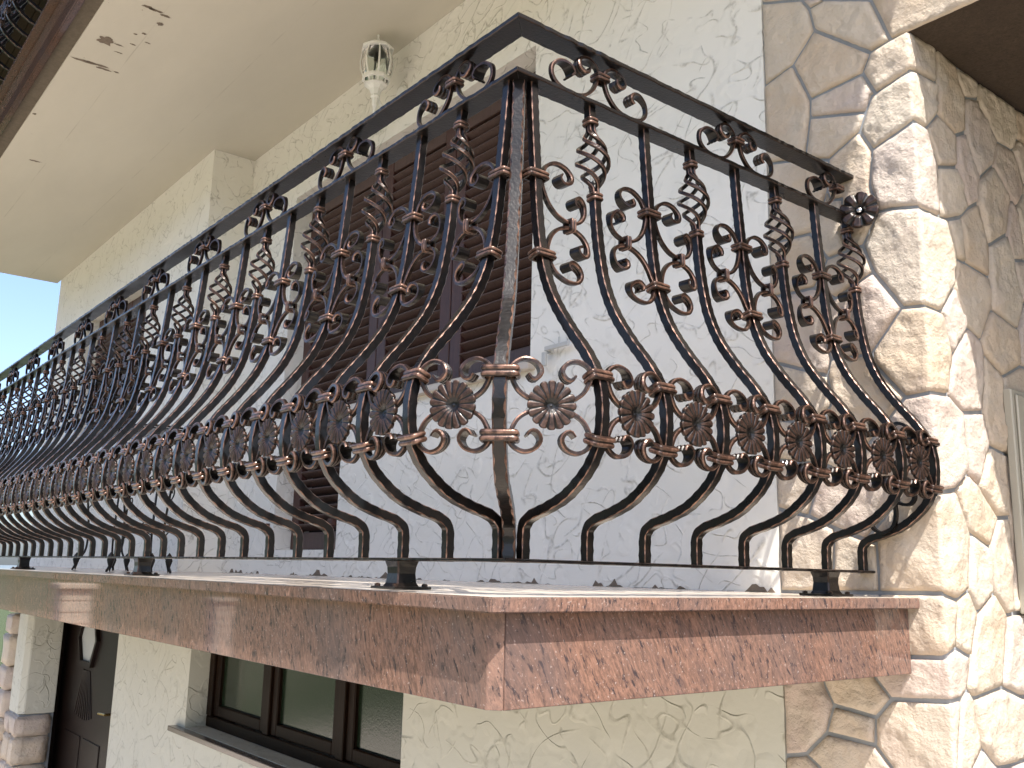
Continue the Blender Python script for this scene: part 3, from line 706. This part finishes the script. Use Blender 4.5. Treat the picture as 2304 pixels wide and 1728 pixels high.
while z > GZ+.1:
    hh = (.16, .21, .14, .19)[i % 4]; z0 = max(GZ, z-hh); cut = (-7.36, -7.29, -7.33)[i % 3]
    obj('stone', block(-7.53, cut-.006, .84, WY, z0+.006, z-.006, i*3.1), pier); obj('stone', block(cut+.006, -7.135, .84, 1.095, z0+.006, z-.006, i*5.7), pier)
    z -= hh; i += 1
gp = tag(obj('stone_pillar', None, house, (0, 0, 0)), 'rough stone pillar at the far end of the balcony'); z = -.17; i = 0
while z > GZ+.1:
    hh = (.22, .17, .25, .19)[i % 4]
    obj('stone', block(-7.82, -7.55, .82, 1.2, max(GZ, z-hh)+.006, z-.006, 20+i*2.3), gp); z -= hh; i += 1
# ---------------------------------------------------------------- wrought iron
PROF = [(0, .053), (0, .098), (.004, .118), (.024, .1325), (.065, .1445), (.112, .1635), (.156, .197), (.179, .228), (.189, .256), (.192, .30),
        (.183, .346), (.156, .392), (.112, .446), (.072, .503), (.046, .560), (.032, .615), (.022, .68), (.016, .745), (.006, .86), (.0, .941)]
CPROF = [(-.012, .053), (-.012, .108), (.012, .140), (.072, .180), (.098, .225), (.106, .250), (.112, .297), (.108, .350), (.094, .390), (.068, .445), (.045, .50), (.03, .56), (.014, .65), (.0, .75), (-.012, .941)]
def off(z, prof=PROF):
    for i in range(len(prof)-1):
        if prof[i][1] <= z <= prof[i+1][1]:
            t = (z-prof[i][1])/max(1e-6, prof[i+1][1]-prof[i][1]); return prof[i][0]*(1-t)+prof[i+1][0]*t
    return prof[0][0] if z < prof[0][1] else prof[-1][0]
def lean(z, prof=PROF): return math.atan2(off(z+.006, prof)-off(z-.006, prof), .012)
CHAM = [1, 0, 1, 0, 1, 0, 1, 0]
def octa(h, c): return [(h, h-c), (h-c, h), (c-h, h), (-h, h-c), (-h, c-h), (c-h, -h), (h-c, -h), (h, c-h)]
def bar_rings(path, A, h, step, seed=0, per=.024, cmax=.0016):
    rings = []; s = 0; ph = random.Random(seed).uniform(0, 1)
    for i, p in enumerate(path):
        t = (path[min(i+1, len(path)-1)]-path[max(i-1, 0)]).normalized(); n = A.cross(t).normalized()
        c = .0004+cmax*abs(math.sin(math.pi*(s/per+ph)))
        w = h*(1+.018*noise.noise(Vector((s*40, seed, 0))))
        rings.append([p+a*A+b*n for a, b in octa(w, c)]); s += step
    return rings
def bar(prof, z0, z1, h=.0088, A=Vector((1, 0, 0)), N=Vector((0, -1, 0)), step=.0042, seed=0):
    pts = [Vector((o, z, 0)) for o, z in prof]
    p2 = [p for p in crom(pts, step) if z0-1e-6 <= p.y <= z1+1e-6]
    path = [N*p.x+Vector((0, 0, p.y)) for p in p2]
    return bar_rings(path, A, h, step, seed)
def ring_collar(hx, hy, hz, name='collar', ribs=2, rnd=.35, mats=('patina', 'copper')):
    # banded collar round a bundle of bars
    n = 20; b = MB(); base = []
    for j in range(n):
        a = 2*math.pi*j/n; c, s = math.cos(a), math.sin(a); e = rnd
        base.append((math.copysign(abs(c)**e, c), math.copysign(abs(s)**e, s)))
    pr = [(-.003, -hz), (.0004, -hz)]
    for q in range(ribs):
        zc = -hz+(2*q+1)*hz/ribs; w = hz/ribs
        pr += [(.0022, zc-w*.6), (.0030, zc), (.0022, zc+w*.6)]
        if q < ribs-1: pr.append((.0002, zc+w))
    pr += [(.0004, hz), (-.003, hz)]
    rings = [[(x*(hx+r_), y*(hy+r_), z) for x, y in base] for r_, z in pr]
    v = [p for r_ in rings for p in r_]; fs = []; mi = []
    for i in range(len(rings)-1):
        top = pr[i][0] > .002 and pr[i+1][0] > .002
        for j in range(n): fs.append((i*n+j, i*n+(j+1) % n, (i+1)*n+(j+1) % n, (i+1)*n+j)); mi.append(1 if top else 0)
    b.add(v, fs, mi); return b.me(name, list(mats), True)
SPROF = [(-.0102, -.0030), (.0102, -.0030), (.0104, .0014), (.0086, .0038), (.0052, .0038), (.0035, .0010), (.0018, .0038), (-.0018, .0038), (-.0035, .0010), (-.0052, .0038), (-.0086, .0038), (-.0104, .0014)]
SMI = [0, 0, 2, 2, 0, 0, 2, 0, 0, 2, 1, 2]
def scroll(pts, side=1, offf=None, name='scroll', w=1.0, mirror=False, flip=None, step=.0045, taper=True, ends=(1, 1)):
    # ribbed strip bent to a curve in the x-z plane; side = which side of the path carries the ribs
    if flip is not None: pts = [(x, 2*flip-z) for x, z in pts]; side = -side
    if mirror: pts = [(-x, z) for x, z in pts]; side = -side
    path = crom([Vector((x, 0, z)) for x, z in pts], step); rings = []; n = len(path)
    def flare(i):       # slim bar that widens into the rolled end
        d = min([q for q, on in ((i, ends[0]), (n-1-i, ends[1])) if on])*step; t_ = max(0, 1-d/.088)
        return .44+.86*min(1, t_*t_*(3-2*t_)*1.25)
    for i, p in enumerate(path):
        t = (path[min(i+1, n-1)]-path[max(i-1, 0)]).normalized(); nn = Vector((-t.z, 0, t.x))*side
        y = -(offf(p.z) if callable(offf) else (offf or 0)); e = min(1, .55+min(i, n-1-i)*.12) if taper else 1
        fw = flare(i); rings.append([p+Vector((0, y, 0))+Vector((0, 1, 0))*(a*w*fw)+nn*(b_*e*w) for a, b_ in SPROF])
    return MB().sweep(rings, SMI, True).me(name, ['iron', 'copper', 'patina'])
# ornament curves, in metres from the bar's foot line (x along the rail, z up)
C_UP = [(.058, .769), (.053, .759), (.064, .7505), (.082, .758), (.0875, .774), (.074, .789), (.048, .7915), (.024, .777), (.0135, .752), (.0150, .730), (.028, .702), (.050, .683), (.078, .6765), (.103, .684), (.116, .701), (.114, .722), (.100, .732), (.087, .724), (.088, .713), (.096, .711)]
H_UP = [(.066, .302), (.044, .307), (.024, .321), (.0128, .346), (.0165, .361), (.034, .3705), (.054, .3655), (.0625, .352), (.057, .3405), (.046, .338), (.039, .346)]
F_R = [(.087, .986), (.079, .996), (.089, 1.0095), (.110, 1.0125), (.1275, .999), (.1285, .977), (.110, .961), (.076, .9565), (.046, .963), (.021, .985), (.0098, 1.013), (.013, 1.033), (.033, 1.0445), (.055, 1.0385), (.0635, 1.022), (.053, 1.009), (.040, 1.012), (.037, 1.022)]
MESH = {}
MESH['bar_plain'] = MB().sweep(bar(PROF, 0, 2, seed=1), CHAM).me('baluster', ['iron', 'copper'])
bb = MB().sweep(bar(PROF, 0, .752, seed=2), CHAM); bb.sweep(bar(PROF, .903, 2, seed=3), CHAM)
MESH['bar_basket'] = bb.me('baluster', ['iron', 'copper'])
for nm, mir, fl in (('ru', 0, None), ('rl', 0, .671), ('lu', 1, None), ('ll', 1, .671)):
    MESH['c_'+nm] = scroll(C_UP, 1, off, 'scroll', mirror=bool(mir), flip=fl)
for nm, mir, fl in (('ru', 0, None), ('rl', 0, .2965), ('lu', 1, None), ('ll', 1, .2965)):
    MESH['h_'+nm] = scroll(H_UP, 1, .188, 'hook_scroll', mirror=bool(mir), flip=fl, ends=(0, 1))
    MESH['hc_'+nm] = scroll([(x+.004 if x < .05 else x+.002, z) for x, z in H_UP], 1, 0.0, 'hook_scroll', mirror=bool(mir), flip=fl, ends=(0, 1))
MESH['f_r'] = scroll(F_R, 1, 0.0, 'frieze_scroll'); MESH['f_l'] = scroll(F_R, 1, 0.0, 'frieze_scroll', mirror=True)
MESH['col_belly'] = ring_collar(.0225, .0125, .0092)
MESH['col_panel'] = ring_collar(.0220, .0122, .0080)
MESH['col_tie'] = ring_collar(.0110, .0115, .0064)
MESH['col_frieze'] = ring_collar(.0155, .0118, .0080)
MESH['col_corner'] = ring_collar(.0285, .0165, .0098)
MESH['col_basket'] = ring_collar(.0115, .0115, .0078, rnd=.6)
def basket():
    b = MB(); z0, z1 = .753, .905; yo = -off(.83)
    for q in range(4):
        pts_ = []
        for i in range(41):
            t = i/40; tb = min(1, max(0, (t-.09)/.80)); a = q*math.pi/2-(.12*t+.88*tb)*2*math.pi*1.0+.4; e = math.sin(math.pi*tb); r_ = .0062+.0255*(e**1.1)*(1-.12*(t-.45))
            pts_.append(Vector((r_*math.cos(a), -off(z0+(z1-z0)*t)+r_*math.sin(a), z0+(z1-z0)*t)))
        # square-ish rod with a rubbed outer edge
        rings = []
        for i, p in enumerate(pts_):
            t = (pts_[min(i+1, 40)]-pts_[max(i-1, 0)]).normalized(); ax = Vector((0, -off(p.z), p.z)); rad = (p-ax); rad = (rad-t*rad.dot(t)).normalized(); s_ = t.cross(rad)
            rings.append([p+x*s_+y*rad for x, y in octa(.0038, .0013)])
        b.sweep(rings, [1, 2, 1, 0, 0, 0, 0, 0])
    return b.me('basket', ['iron', 'copper', 'patina'])
MESH['basket'] = basket()
def rosette(rad, lobes, depth, cup, name='rosette', mats=('iron', 'copper_rosette')):
    n = lobes*6; rr_ = [0, .10, .20, .30, .42, .55, .70, .85, .95, 1.0, .97, .8]; v = []; fs = []; mi = []
    for i, q in enumerate(rr_):
        for j in range(n):
            a = 2*math.pi*j/n; w = abs(math.cos(lobes/2*a)); l = w**.5
            R_ = rad*(.91+.09*l) if q > .5 else rad
            g = max(0, (q-.22)/.78)
            ridge = depth*(l-.45)*min(1, g*2)
            # shallow groove down the middle of each lobe
            ridge -= depth*.38*math.exp(-((1-w)/.06)**2)*min(1, g*2)*(1 if q < .92 else 0)
            dish = cup*(min(1, max(0, (q-.12)/.3))-.35*max(0, q-.5)) if q < .9 else cup*.8
            h = dish+ridge
            if i >= 10: h = -.003+(0 if i == 11 else .001)
            if q < .12: h = -.001 if q > 0 else .001
            v.append((R_*q*math.cos(a), -h, R_*q*math.sin(a)))
    for i in range(len(rr_)-1):
        for j in range(n):
            fs.append((i*n+j, i*n+(j+1) % n, (i+1)*n+(j+1) % n, (i+1)*n+j))
            a = 2*math.pi*(j+.5)/n; w = abs(math.cos(lobes/2*a)); mi.append(1 if (w > .42 and 3 <= i <= 9) else 0)
    fs.append(tuple(len(v)-n+j for j in range(n))); mi.append(0)
    return mesh(name, v, fs, list(mats), mi, True)
k = NT('rosette_copper'); nz = k.noise(120, 4, .65)
c = k.mix(k.ramp(nz, [(.32, 0.0), (.7, 1.0)]), (.012, .007, .0054), (.078, .042, .030))
k.setp(Base_Color=c, Metallic=.3, Roughness=.46, Specular_IOR_Level=.3, Coat_Weight=.15, Coat_Roughness=.2, Normal=k.bump(k.noise(240, 2), .001, .5)); M['copper_rosette'] = k.m
MESH['rosette'] = rosette(.0400, 16, .0034, .006)
MESH['end_rosette'] = rosette(.047, 8, .010, .013, mats=('iron', 'patina'))
def flat_rail(u0, u1, hw, z0, z1, seed, name, rough=.0012, axis='x', mitre=0):
    # flat bar with hammered edges
    b = MB(); rings = []; rs = random.Random(seed); sg = 1 if u1 > u0 else -1
    ue = u1-sg*(hw+.004) if mitre else u1
    n = int(abs(ue-u0)/.012); xs_ = [u0+(ue-u0)*i/n for i in range(n+1)]+([u1] if mitre else [])
    for i, x in enumerate(xs_):
        last = mitre and i == len(xs_)-1
        j = [0, 0, 0, 0] if last else [rs.uniform(-rough, rough) for _ in range(4)]
        def mx(y): return x+(mitre*y if last else 0)
        ya, yb = -hw+j[0], hw+j[1]
        sec = [(ya, z0+.0015), (ya+.002, z0), (yb-.002, z0), (yb, z0+.0015), (yb, z1-.0015+j[2]*.4), (yb-.002, z1), (ya+.002, z1), (ya, z1-.0015+j[3]*.4)]
        rings.append([(mx(y), y, z) if axis == 'x' else (-y, mx(y), z) for y, z in sec])
    return b.sweep(rings, [1, 0, 1, 0, 1, 0, 1, 0]).me(name, ['iron', 'patina'])
def foot_mesh():
    b = MB(); rings = []
    for hz, w in ((.005, .027), (.012, .0225), (.03, .0205), (.042, .0215), (.0535, .025)):
        rings.append([(x*w, y*w, hz) for x, y in octa(1, .12)])
    b.sweep(rings, [1, 0]*4); b.box(-.043, .043, -.043, .043, 0.0005, .0055, 0, .0015)
    for sx in (-1, 1):
        for sy in (-1, 1): b.lathe([(.0058, .0055), (.0058, .0095), (.003, .011), (.0005, .0112)], 6, 1, Matrix.Translation((sx*.033, sy*.033, 0)))
    return b.me('foot', ['iron', 'patina'])
MESH['foot'] = foot_mesh()

SP, O_S, SL, O_L = .1497, .0336, .1517, .0251
rail = thing('balcony_railing', 'black and copper wrought iron railing with bulging bars along the lower balcony', 'railing')
RZ = R(90)
tag(obj('handrail', flat_rail(-7.5, -.0004, .0255, 1.050, 1.060, 11, 'handrail', mitre=-1), rail, (-.005, .005, 0)), 'flat hammered handrail')
obj('handrail', flat_rail(1.118, .0004, .0255, 1.050, 1.060, 12, 'handrail', axis='y', mitre=1), rail, (-.005, .005, 0))
obj('upper_rail', flat_rail(-7.5, -.0004, .0235, .941, .950, 13, 'upper_rail', mitre=-1), rail, (-.003, .003, 0))
obj('upper_rail', flat_rail(1.125, .0004, .0235, .941, .950, 14, 'upper_rail', axis='y', mitre=1), rail, (-.003, .003, 0))
obj('lower_rail', flat_rail(-7.5, -.0004, .020, .0535, .0595, 15, 'lower_rail', mitre=-1), rail)
obj('lower_rail', flat_rail(1.150, .0004, .020, .0535, .0595, 16, 'lower_rail', axis='y', mitre=1), rail)
def put(key, parent, loc=(0, 0, 0), rot=(0, 0, 0), name=None):
    return obj(name or MESH[key].name.split('.')[0], MESH[key], parent, loc, rot)
JR = random.Random(21)
def baluster(base, rz, kind, hooks=('ru', 'rl', 'lu', 'll'), half=None):
    p = put('bar_basket' if kind == 'B' else 'bar_plain', rail, base, (JR.uniform(-.0035, .0035), JR.uniform(-.003, .003), rz+JR.uniform(-.018, .018)), 'baluster')
    for zc in (.347, .2455): put('col_belly', p, (0, -off(zc), zc), (lean(zc), 0, 0), 'collar')
    for h in hooks: put('h_'+h, p, name='hook_scroll')
    if kind == 'B':
        put('basket', p)
        for zc in (.748, .909): put('col_basket', p, (0, -off(zc), zc), (lean(zc), 0, 0), 'collar')
    else:
        for s in (half,) if half else ('r', 'l'):
            put('c_'+s+'u', p, name='scroll'); put('c_'+s+'l', p, name='scroll')
            put('col_tie', p, (.078 if s == 'r' else -.078, -off(.671), .671), (0, R(90), 0), 'collar')
        for zc in (.752, .592): put('col_panel', p, (0, -off(zc), zc), (lean(zc), 0, 0), 'collar')
    return p
for i in range(8):
    hk = ('ru', 'rl') if i == 0 else (('lu', 'll') if i == 7 else ('ru', 'rl', 'lu', 'll'))
    baluster((0, O_S+i*SP, 0), RZ, 'B' if i % 2 else 'S', hk, 'r' if i == 0 else None)
NL = 49
for i in range(NL):
    hk = ('lu', 'll') if i == 0 else ('ru', 'rl', 'lu', 'll')
    baluster((-O_L-i*SL, 0, 0), 0, 'B' if i % 2 else 'S', hk, 'l' if i == 0 else None)
YR = .188+.004
for i in range(7): put('rosette', rail, (YR, O_S+(i+.5)*SP, .2965), (0, R(i*37 % 22), RZ))
for i in range(NL-1): put('rosette', rail, (-O_L-(i+.5)*SL, -YR, .2965), (0, R(i*41 % 22), 0))
# corner post, bent out along the diagonal
dg = Vector((1, -1, 0)); ax = Vector((1, 1, 0)).normalized()
pts = [Vector((o, z, 0)) for o, z in CPROF]; path = [dg*p.x+Vector((0, 0, p.y)) for p in crom(pts, .005)]
cp = obj('corner_post', MB().sweep(bar_rings(path, ax, .0112, .005, 9, .026, .0034), CHAM).me('corner_post', ['iron', 'copper']), rail)
for zc in (.3475, .2455):
    put('col_corner', cp, tuple(dg*off(zc, CPROF)+Vector((0, 0, zc))), (0, 0, R(45)), 'collar')
# hooks and rosettes that span the corner
def span(pc, pb, key_c, key_b, zz):
    d = (pb-pc); ang = math.atan2(d.y, d.x)
    return ang
PC = Vector((.110, -.110, 0)); PS = Vector((.188, O_S, 0)); PL = Vector((-O_L, -.188, 0))
aS = math.atan2((PS-PC).y, (PS-PC).x); aL = math.atan2((PC-PL).y, (PC-PL).x)
mS = (PS+PC)/2; mL = (PL+PC)/2
for h in ('ru', 'rl'):
    put('hc_'+h, cp, tuple(PC), (0, 0, aS), 'hook_scroll'); put('hc_'+h.replace('r', 'l', 1), cp, tuple(PC), (0, 0, aL), 'hook_scroll')
for h in ('lu', 'll'): put('hc_'+h, cp, tuple(PS), (0, 0, aS), 'hook_scroll')
for h in ('ru', 'rl'): put('hc_'+h, cp, tuple(PL), (0, 0, aL), 'hook_scroll')
nS = Vector((math.sin(aS), -math.cos(aS), 0)); nL = Vector((math.sin(aL), -math.cos(aL), 0))
put('rosette', rail, tuple(mS+nS*.004+Vector((0, 0, .2965))), (0, 0, aS)); put('rosette', rail, tuple(mL+nL*.004+Vector((0, 0, .2965))), (0, R(9), aL))
# frieze between the two top rails
def frieze(base, rz):
    p = put('col_frieze', rail, (base[0], base[1], 1.0145), (0, 0, rz), 'frieze_collar')
    for s in ('f_r', 'f_l'): put(s, p, (0, 0, -1.0145), name='frieze_scroll')
for i in range(2): frieze((0, .21+i*.431, 0), RZ)
p = put('col_frieze', rail, (0, 1.045, 1.0145), (0, 0, RZ), 'frieze_collar')
put('f_l', p, (0, 0, -1.0145), name='frieze_scroll')
for i in range(16): frieze((-.21-i*.453, 0, 0), 0)
# feet on the slab
for x in (-.33, -1.87, -3.52, -5.15, -6.8): put('foot', rail, (x, 0, 0))
put('foot', rail, (0, .925, 0), (0, 0, RZ))
# wall rosette where the rails meet the stone
er = put('end_rosette', rail, (.045, 1.072, .948), (R(-4), R(10), R(22)))
obj('bolt', MB().lathe([(.0001, .012), (.006, .0115), (.0075, .009), (.008, 0)], 10, 0, Matrix.Rotation(R(90), 4, 'X')).me('bolt', ['chrome'], True), er)

# ---- railing of the upper balcony: each bar with its ornaments is one part
def joined(keys):
    b = MB()
    for key, T in keys:
        me = MESH[key]; base = {'iron': 0, 'copper_edge': 1, 'copper_patina': 2, 'rosette_copper': 2}
        mm = [base.get(x.name, 0) for x in me.materials]
        b.add([T @ v.co for v in me.vertices], [tuple(p.vertices) for p in me.polygons], [mm[p.material_index] for p in me.polygons])
    return b.me('baluster', ['iron', 'copper', 'patina'])
I4 = Matrix.Identity(4)
def col_T(zc): return Matrix.Translation((0, -off(zc), zc)) @ Matrix.Rotation(lean(zc), 4, 'X')
common = [('h_'+h, I4) for h in ('ru', 'rl', 'lu', 'll')]+[('col_belly', col_T(.347)), ('col_belly', col_T(.2455)), ('rosette', Matrix.Translation((SL/2, -YR, .2965)))]
ub = joined([('bar_basket', I4), ('basket', I4)]+common); us_ = joined([('bar_plain', I4)]+[('c_'+s, I4) for s in ('ru', 'rl', 'lu', 'll')]+common)
urail = thing('upper_balcony_railing', 'dark wrought iron railing on the balcony above, seen from below at top left', 'railing')
UZ, UY = 2.626, -.12
for i in range(55): obj('baluster', ub if i % 2 else us_, urail, (.90-i*SL, UY, UZ))
for z0, z1, hw in ((.0535, .0595, .02), (.941, .95, .02), (1.05, 1.06, .022)):
    o_ = obj('rail', flat_rail(-7.4, UX_SHADE-.1, hw, z0, z1, 31, 'rail'), urail, (0, UY, UZ))
for x in (-.6, -2.2, -3.8, -5.4, -7.0): put('foot', urail, (x, UY, UZ))

# ---------------------------------------------------------------- small things on the balcony
# white wall lantern
LX, LY, LZ = -2.245, .955, 2.29
LS = .86
lan = thing('wall_lantern', 'white cage lantern with clear glass on the wall under the soffit', 'lantern', (LX, LY, LZ))
ct = MB(); n8 = 8
ct.lathe([(.001, .165), (.006, .16), (.004, .145), (.009, .138), (.005, .13), (.012, .122), (.05, .112), (.082, .095), (.088, .09), (.088, .080), (.07, .078)], 8)
obj('cap', ct.me('cap', ['white_metal']), lan)
gp_ = [(.066, .078), (.078, .05), (.083, .015), (.079, -.02), (.066, -.055), (.052, -.08)]
g = MB().lathe(gp_, 24, 0, None, False); g.lathe([(r_-.002, z) for r_, z in reversed(gp_)], 24, 0, None, False)
obj('globe', g.me('globe', ['glass'], True), lan)
for q in range(8):
    a = 2*math.pi*(q+.5)/8; b = MB(); rings = []
    for r_, z in [(.072, .085)]+[(r_+.005, z) for r_, z in gp_]+[(.056, -.09)]:
        ca, sa = math.cos(a), math.sin(a); w = .0045
        rings.append([(r_*ca-s*w*sa+d*ca, r_*sa+s*w*ca+d*sa, z) for s, d in ((-1, -.002), (1, -.002), (1, .003), (-1, .003))])
    obj('cage_rib', b.sweep(rings).me('cage_rib', ['white_metal']), lan)
obj('band', MB().lathe([(.070, -.052), (.076, -.052), (.078, -.060), (.076, -.070), (.066, -.072), (.064, -.062), (.070, -.052)], 8, 0, None, False).me('band', ['white_metal']), lan)
obj('tail', MB().lathe([(.062, -.088), (.064, -.094), (.05, -.10), (.034, -.115), (.022, -.14), (.026, -.15), (.018, -.158), (.016, -.19), (.011, -.20), (.009, -.235), (.002, -.255)], 8).me('tail', ['white_metal']), lan)
obj('lamp_holder', MB().lathe([(.016, .07), (.018, .03), (.012, .026)], 12).me('lamp_holder', ['cabinet'], True), lan)
arm = MB().tube(crom([(0, .01, -.15), (0, .05, -.185), (0, .11, -.16), (0, .165, -.12)], .012), .009, 8); arm.lathe([(.058, 0), (.058, .008), (.045, .016), (.001, .018)], 20, 0, Matrix.Translation((0, .166, -.10)) @ Matrix.Rotation(R(90), 4, 'X'))
obj('wall_bracket', arm.me('wall_bracket', ['white_metal'], False), lan)

lan.scale = (LS, LS, 1.0)
# white shutter catch
sc_ = thing('shutter_catch', 'small white metal shutter catch on the stucco beside the window', 'catch', (-1.17, WY, .80))
obj('plate', MB().box(-.006, .018, -.012, .002, -.014, .014, 0, .002).me('plate', ['grey_white']), sc_)
obj('arm', MB().box(.016, .125, -.030, -.022, -.008, .008, 0, .002).box(.0, .02, -.030, -.010, -.008, .008, 0, .002).me('arm', ['grey_white']), sc_)
obj('drop', MB().box(-.008, .014, -.036, -.024, -.062, -.012, 0, .003).tube([(.075, -.026, -.002), (.075, -.026, .03)], .0035, 8).me('drop', ['grey_white']), sc_)

# thin iron scroll bracket fixed to the stone behind the last bars
sb = thing('iron_scroll_bracket', 'thin curled iron bracket on the stone wall behind the last railing bars', 'bracket', (.1, 1.07, .27))
def strip(pts, w=.006, t=.0035):
    path = crom([Vector((x, 0, z)) for x, z in pts], .006); rings = []
    for i, p in enumerate(path):
        d = (path[min(i+1, len(path)-1)]-path[max(i-1, 0)]).normalized(); nn = Vector((-d.z, 0, d.x))
        rings.append([p+Vector((0, w, 0))*s+nn*t*q for s, q in ((-1, -1), (1, -1), (1, 1), (-1, 1))])
    return MB().sweep(rings)
obj('curl', strip([(-.012, .075), (-.014, .095), (-.006, .118), (.012, .130), (.034, .122), (.046, .096), (.040, .068), (.020, .045), (-.005, .035)]).me('curl', ['iron']), sb)
obj('curl', strip([(.028, .0), (.042, -.022), (.046, -.045), (.034, -.060), (.012, -.058), (-.004, -.045), (-.004, -.030)]).me('curl', ['iron']), sb)
obj('curl', strip([(-.004, -.05), (-.002, -.085), (-.012, -.112), (-.036, -.124), (-.058, -.115), (-.066, -.098), (-.056, -.084)]).me('curl', ['iron']), sb)
obj('bar', MB().box(-.004, .004, .0, .012, -.06, .04, 0, .001).me('bar', ['iron']), sb)

# slender iron plant stand further along the balcony
def plant_stand(x, y, label, h=.62):
    t = thing('plant_stand', label, 'plant stand', (x, y, 0), 'iron plant stands on the balcony'); rad = .16
    for q in range(3):
        a = 2*math.pi*q/3+.5; ca, sa = math.cos(a), math.sin(a)
        pr = [(rad*.95, 0.0), (rad*.80, .05), (rad*.62, .10), (rad*.60, .20), (rad*.72, .36), (rad*.95, h-.06), (rad, h)]
        lg = obj('leg', MB().tube(crom([(r_*ca, r_*sa, z) for r_, z in pr], .02), .0055, 6).me('leg', ['iron'], True), t)
        lf = MB().lathe([(.001, .085), (.012, .07), (.016, .05), (.007, .02), (.001, .0)], 8, 0, Matrix.Translation((rad*.86*ca, rad*.86*sa, .0)))
        obj('leaf_foot', lf.me('leaf_foot', ['iron'], True), lg)
        for zz, s in ((.16, 1), (.30, 1), (.44, -1)):
            pts_ = [(.0, .0), (.02, .012*s), (.04, .03*s), (.046, .05*s), (.034, .062*s), (.022, .052*s), (.026, .042*s)]
            c2, s2 = math.cos(a+1.9), math.sin(a+1.9); bx, by = rad*.68*ca, rad*.68*sa
            obj('curl', MB().tube(crom([(bx+p_*c2, by+p_*s2, zz+q_) for p_, q_ in pts_], .006), .003, 6).me('curl', ['iron'], True), t)
    for zz, r_ in ((h, rad), (.20, rad*.6)):
        obj('ring', MB().tube([(r_*math.cos(2*math.pi*j/28), r_*math.sin(2*math.pi*j/28), zz) for j in range(29)], .005, 6).me('ring', ['iron'], True), t)
    obj('tray', MB().lathe([(rad*.98, h-.012), (rad*.98, h-.006), (.001, h-.006)], 20).me('tray', ['iron']), t)
    return t
plant_stand(-2.98, .36, 'slender iron plant stand with curls, the one nearer the corner')
plant_stand(-3.75, .42, 'slender iron plant stand with curls, the one farther along the balcony', .70)

# meter cabinet in the recess
mc = thing('meter_cabinet', 'beige metal meter cabinet on the stone wall at the right edge', 'cabinet', (WX+.004, 1.455, -.035))
obj('case', MB().box(.0, .022, 0, .52, 0, .56, 0, .003).me('case', ['cabinet']), mc)
obj('door', MB().box(.0225, .030, .014, .505, .014, .546, 0, .003).me('door', ['cabinet']), mc)
obj('knob', MB().lathe([(.0065, 0), (.0075, .008), (.010, .012), (.010, .018), (.001, .022)], 12, 0, Matrix.Translation((.030, .036, .288)) @ Matrix.Rotation(R(90), 4, 'Y')).me('knob', ['chrome'], True), mc)

# garden beyond: gate pillars and trees that the granite and the panes mirror
def pillar(x, y, gz, label):
    t = thing('gate_pillar', label, 'pillar', (x, y, gz), 'gate pillars in the garden')
    bm_ = MB().box(-.2, .2, -.2, .2, 0, .152, 0, .012).me('block', ['pillar_block'])
    for q in range(11): obj('block', bm_, t, (.004*math.sin(q*7), .004*math.cos(q*5), q*.16))
    obj('cap', MB().box(-.26, .26, -.26, .26, 1.762, 1.84, 0, .012).me('cap', ['pillar_block']), t)
pillar(-13.5, -3.0, GZ, 'pale block gate pillar with a cap, the one nearer the house'); pillar(-17.9, -7.0, GZ-.35, 'pale block gate pillar with a cap, the one farther from the house')
